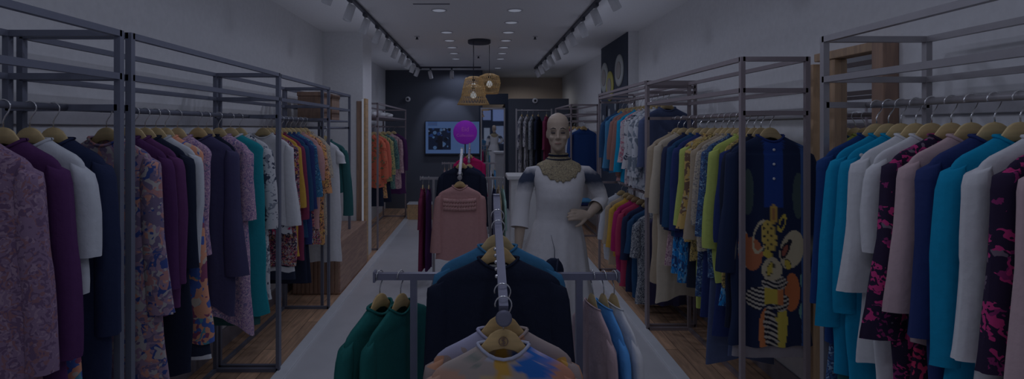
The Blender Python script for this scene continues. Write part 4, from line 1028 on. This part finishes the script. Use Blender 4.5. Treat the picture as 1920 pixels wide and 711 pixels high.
# wall mirror with wooden frame between the racks
r = thing('wall_mirror', 'wood framed wall mirror with light strips beside the silver rack', 'mirror', (W, 2.5, 0))
m = MB(); m.cbox(-.075, -.001, -.11, -.04, .0, 2.0, .004); m.build('frame_post', M_brown, r)
m = MB(); m.cbox(-.055, -.001, .245, .285, .0, 1.955, .004); m.build('frame_post', M_brown2, r)
m = MB(); m.cbox(-.065, -.001, -.04, .40, 1.957, 2.0, .004); m.build('frame_head', M_brown2, r)
m = MB(); m.box(-.022, -.001, -.04, .245, .25, 1.956); m.build('glass', M_mirror, r)
for y in (.305, .365):
    m = MB(); m.cbox(-.03, -.001, y-.014, y+.014, .02, 1.95, .003); m.build('light_strip', M_led, r)
m = MB(); m.cbox(-.05, -.001, .325, .345, .0, 1.95, .003); m.build('edge_post', M_brown2, r)
m = MB(); m.cbox(-.05, -.001, .43, .47, .0, 1.95, .003); m.build('edge_post', M_brown2, r)
# mural on the pillar
r = thing('wall_mural', 'dark wall mural with three round plates on the pillar side', 'mural', (1.76, 7.015, 0))
m = MB(); m.box(-.012, 0, -.68, .68, .02, HC-.01); m.build('panel', M_dark2, r)
for y, z, rr_, c, in ((.45, 2.30, .21, (56, 60, 68)), (.14, 2.16, .20, (58, 58, 34)), (-.34, 2.32, .20, (56, 44, 54))):
    m = MB(); m.lathe([(rr_, 0), (rr_, .012), (rr_*.8, .018), (rr_*.3, .012)], 40); m.lathe([(rr_*.55, .0165), (rr_*.55, .02), (rr_*.5, .02)], 40, m=1)
    m.build('plate', [plain('plate_%d' % c[0], c, .5), plain('plate_rim', (50, 50, 56), .5)], r, True, loc=(-.012, y, z), rot=(0, -PI/2, 0))
rd = random.Random(5); MG = plain('motif_grey', (44, 48, 58), .8); MD = plain('motif_dark', (10, 12, 20), .8)
for i in range(16):
    y = rd.uniform(-.45, .6); z = 1.45+rd.uniform(0, .45)
    m = MB(); m.ball((-.012-.0006*i, y, z), (.004, rd.uniform(.03, .07), rd.uniform(.04, .09)), 10); m.build('painted_motif', (MG, MD)[i % 2], r, True)
# pendant
r = thing('pendant_lamp', 'rattan pendant lamp of three shades on black ceiling rose', 'pendant lamp', (-.01, 7.0, HC))
m = MB(); m.lathe([(.15, 0), (.15, -.035), (.14, -.045)], 40); m.build('ceiling_rose', M_track, r, True)
M_rat = plain('rattan', (62, 52, 38), .7)
def shade(cx, cy, ztop, prof, label=None):
    m = MB(); m.tube([(cx, cy, -.04), (cx, cy, ztop+.01)], .004, 6); cord = m.build('cord', M_black, r, True)
    m = MB(); n = 30
    def pr(t):
        for (a, ra, za), (b2, rb, zb) in zip(prof, prof[1:]):
            if t <= b2: k = (t-a)/(b2-a); return ra+(rb-ra)*k, za+(zb-za)*k
        return prof[-1][1:]
    for i in range(n):
        for s in (-1, 1):
            pts = []
            for q in range(13):
                t = q/12; ra, za = pr(t); a = 2*PI*i/n+s*t*.9; pts.append((cx+ra*math.cos(a), cy+ra*math.sin(a), ztop+za))
            m.tube(pts, .0022, 4)
    for t in (0, .02, .25, .5, .75, .97, 1.0):
        ra, za = pr(t); m.tube([(cx+ra*math.cos(2*PI*k/32), cy+ra*math.sin(2*PI*k/32), ztop+za) for k in range(33)], .004, 6, caps=False)
    m.build('rattan_shade', M_rat, r, True)
    m = MB(); m.lathe([(.012, 0), (.02, -.01), (.02, -.05), (.012, -.055)], 14, (cx, cy, ztop)); m.build('lamp_holder', M_black, r, True)
    m = MB(); zc = prof[-1][2]*.52; m.lathe([(.012, .045), (.03, .03), (.042, 0), (.034, -.026), (.012, -.041)], 18, (cx, cy, ztop+zc)); m.build('bulb', M_bulb, r, True)
    lamp('pendant_glow', 'POINT', (r.location.x+cx, 7.0+cy, HC+ztop+zc-.06), (0, 0, 0), .22, color=(1, .82, .62), shadow_soft_size=.04)
shade(-.075, .20, -.46, [(0, .06, 0), (.2, .115, -.02), (.7, .145, -.14), (1, .165, -.25)])
shade(-.075, -.16, -.60, [(0, .06, 0), (.2, .10, -.02), (.6, .15, -.14), (1, .205, -.25)])
shade(.135, .12, -.43, [(0, .06, 0), (.25, .13, -.03), (.6, .15, -.12), (1, .12, -.26)])
# ceiling bits
def sprinkler(x, y, lab):
    r = thing('sprinkler', lab, 'sprinkler', (x, y, HC))
    m = MB(); m.lathe([(.035, 0), (.035, -.006), (.012, -.01)], 20); m.build('escutcheon', M_lampw, r, True)
    m = MB(); m.lathe([(.012, -.008), (.012, -.03), (.02, -.034), (.02, -.038)], 14); m.build('nozzle', M_track, r, True)
sprinkler(-.79, 6.69, 'small ceiling sprinkler over the far orange dress rack'); sprinkler(.69, 6.69, 'small ceiling sprinkler over the mannequin side'); sprinkler(-.025, 8.5, 'small ceiling sprinkler behind the rattan pendant')
def camera_dome(x, y, z, lab):
    r = thing('security_camera', lab, 'security camera', (x, y, z))
    m = MB(); m.lathe([(.052, 0), (.052, .03), (.042, .045)], 24); m.build('housing', M_lampw, r, True, rot=(PI/2, 0, 0))
    m = MB(); m.lathe([(.024, .042), (.02, .06), (.008, .066)], 20); m.build('dome', M_black, r, True, rot=(PI/2, 0, 0))
camera_dome(-1.43, YB, 2.17, 'white dome security camera on the dark television wall'); camera_dome(1.05, 10.2, 2.12, 'white dome security camera on the fitting room wall')
# pale bundles on the far rack's top shelf
for i, (y, lab) in enumerate(((7.3, 'pale crumpled cloth bundle on shelf above orange dress'), (7.9, 'pale crumpled cloth bundle mid shelf above green shirt'), (8.6, 'pale crumpled cloth bundle at shelf end above rose dress'))):
    m = MB(); rr_ = random.Random(i); rs = []
    for a in range(1, 9):
        rs.append([(.13*math.sin(PI*a/9)*math.cos(2*PI*k/18)*(1+.15*math.sin(3*k+a+i)), .15*math.sin(PI*a/9)*math.sin(2*PI*k/18)*(1+.12*math.sin(2*k+2*a)), .055-.055*math.cos(PI*a/9)) for k in range(18)])
    m.rings(rs); tag(m.build('cloth_bundle', c_white, None, True, loc=(-1.54, y, 1.7385)), lab, 'cloth bundle')
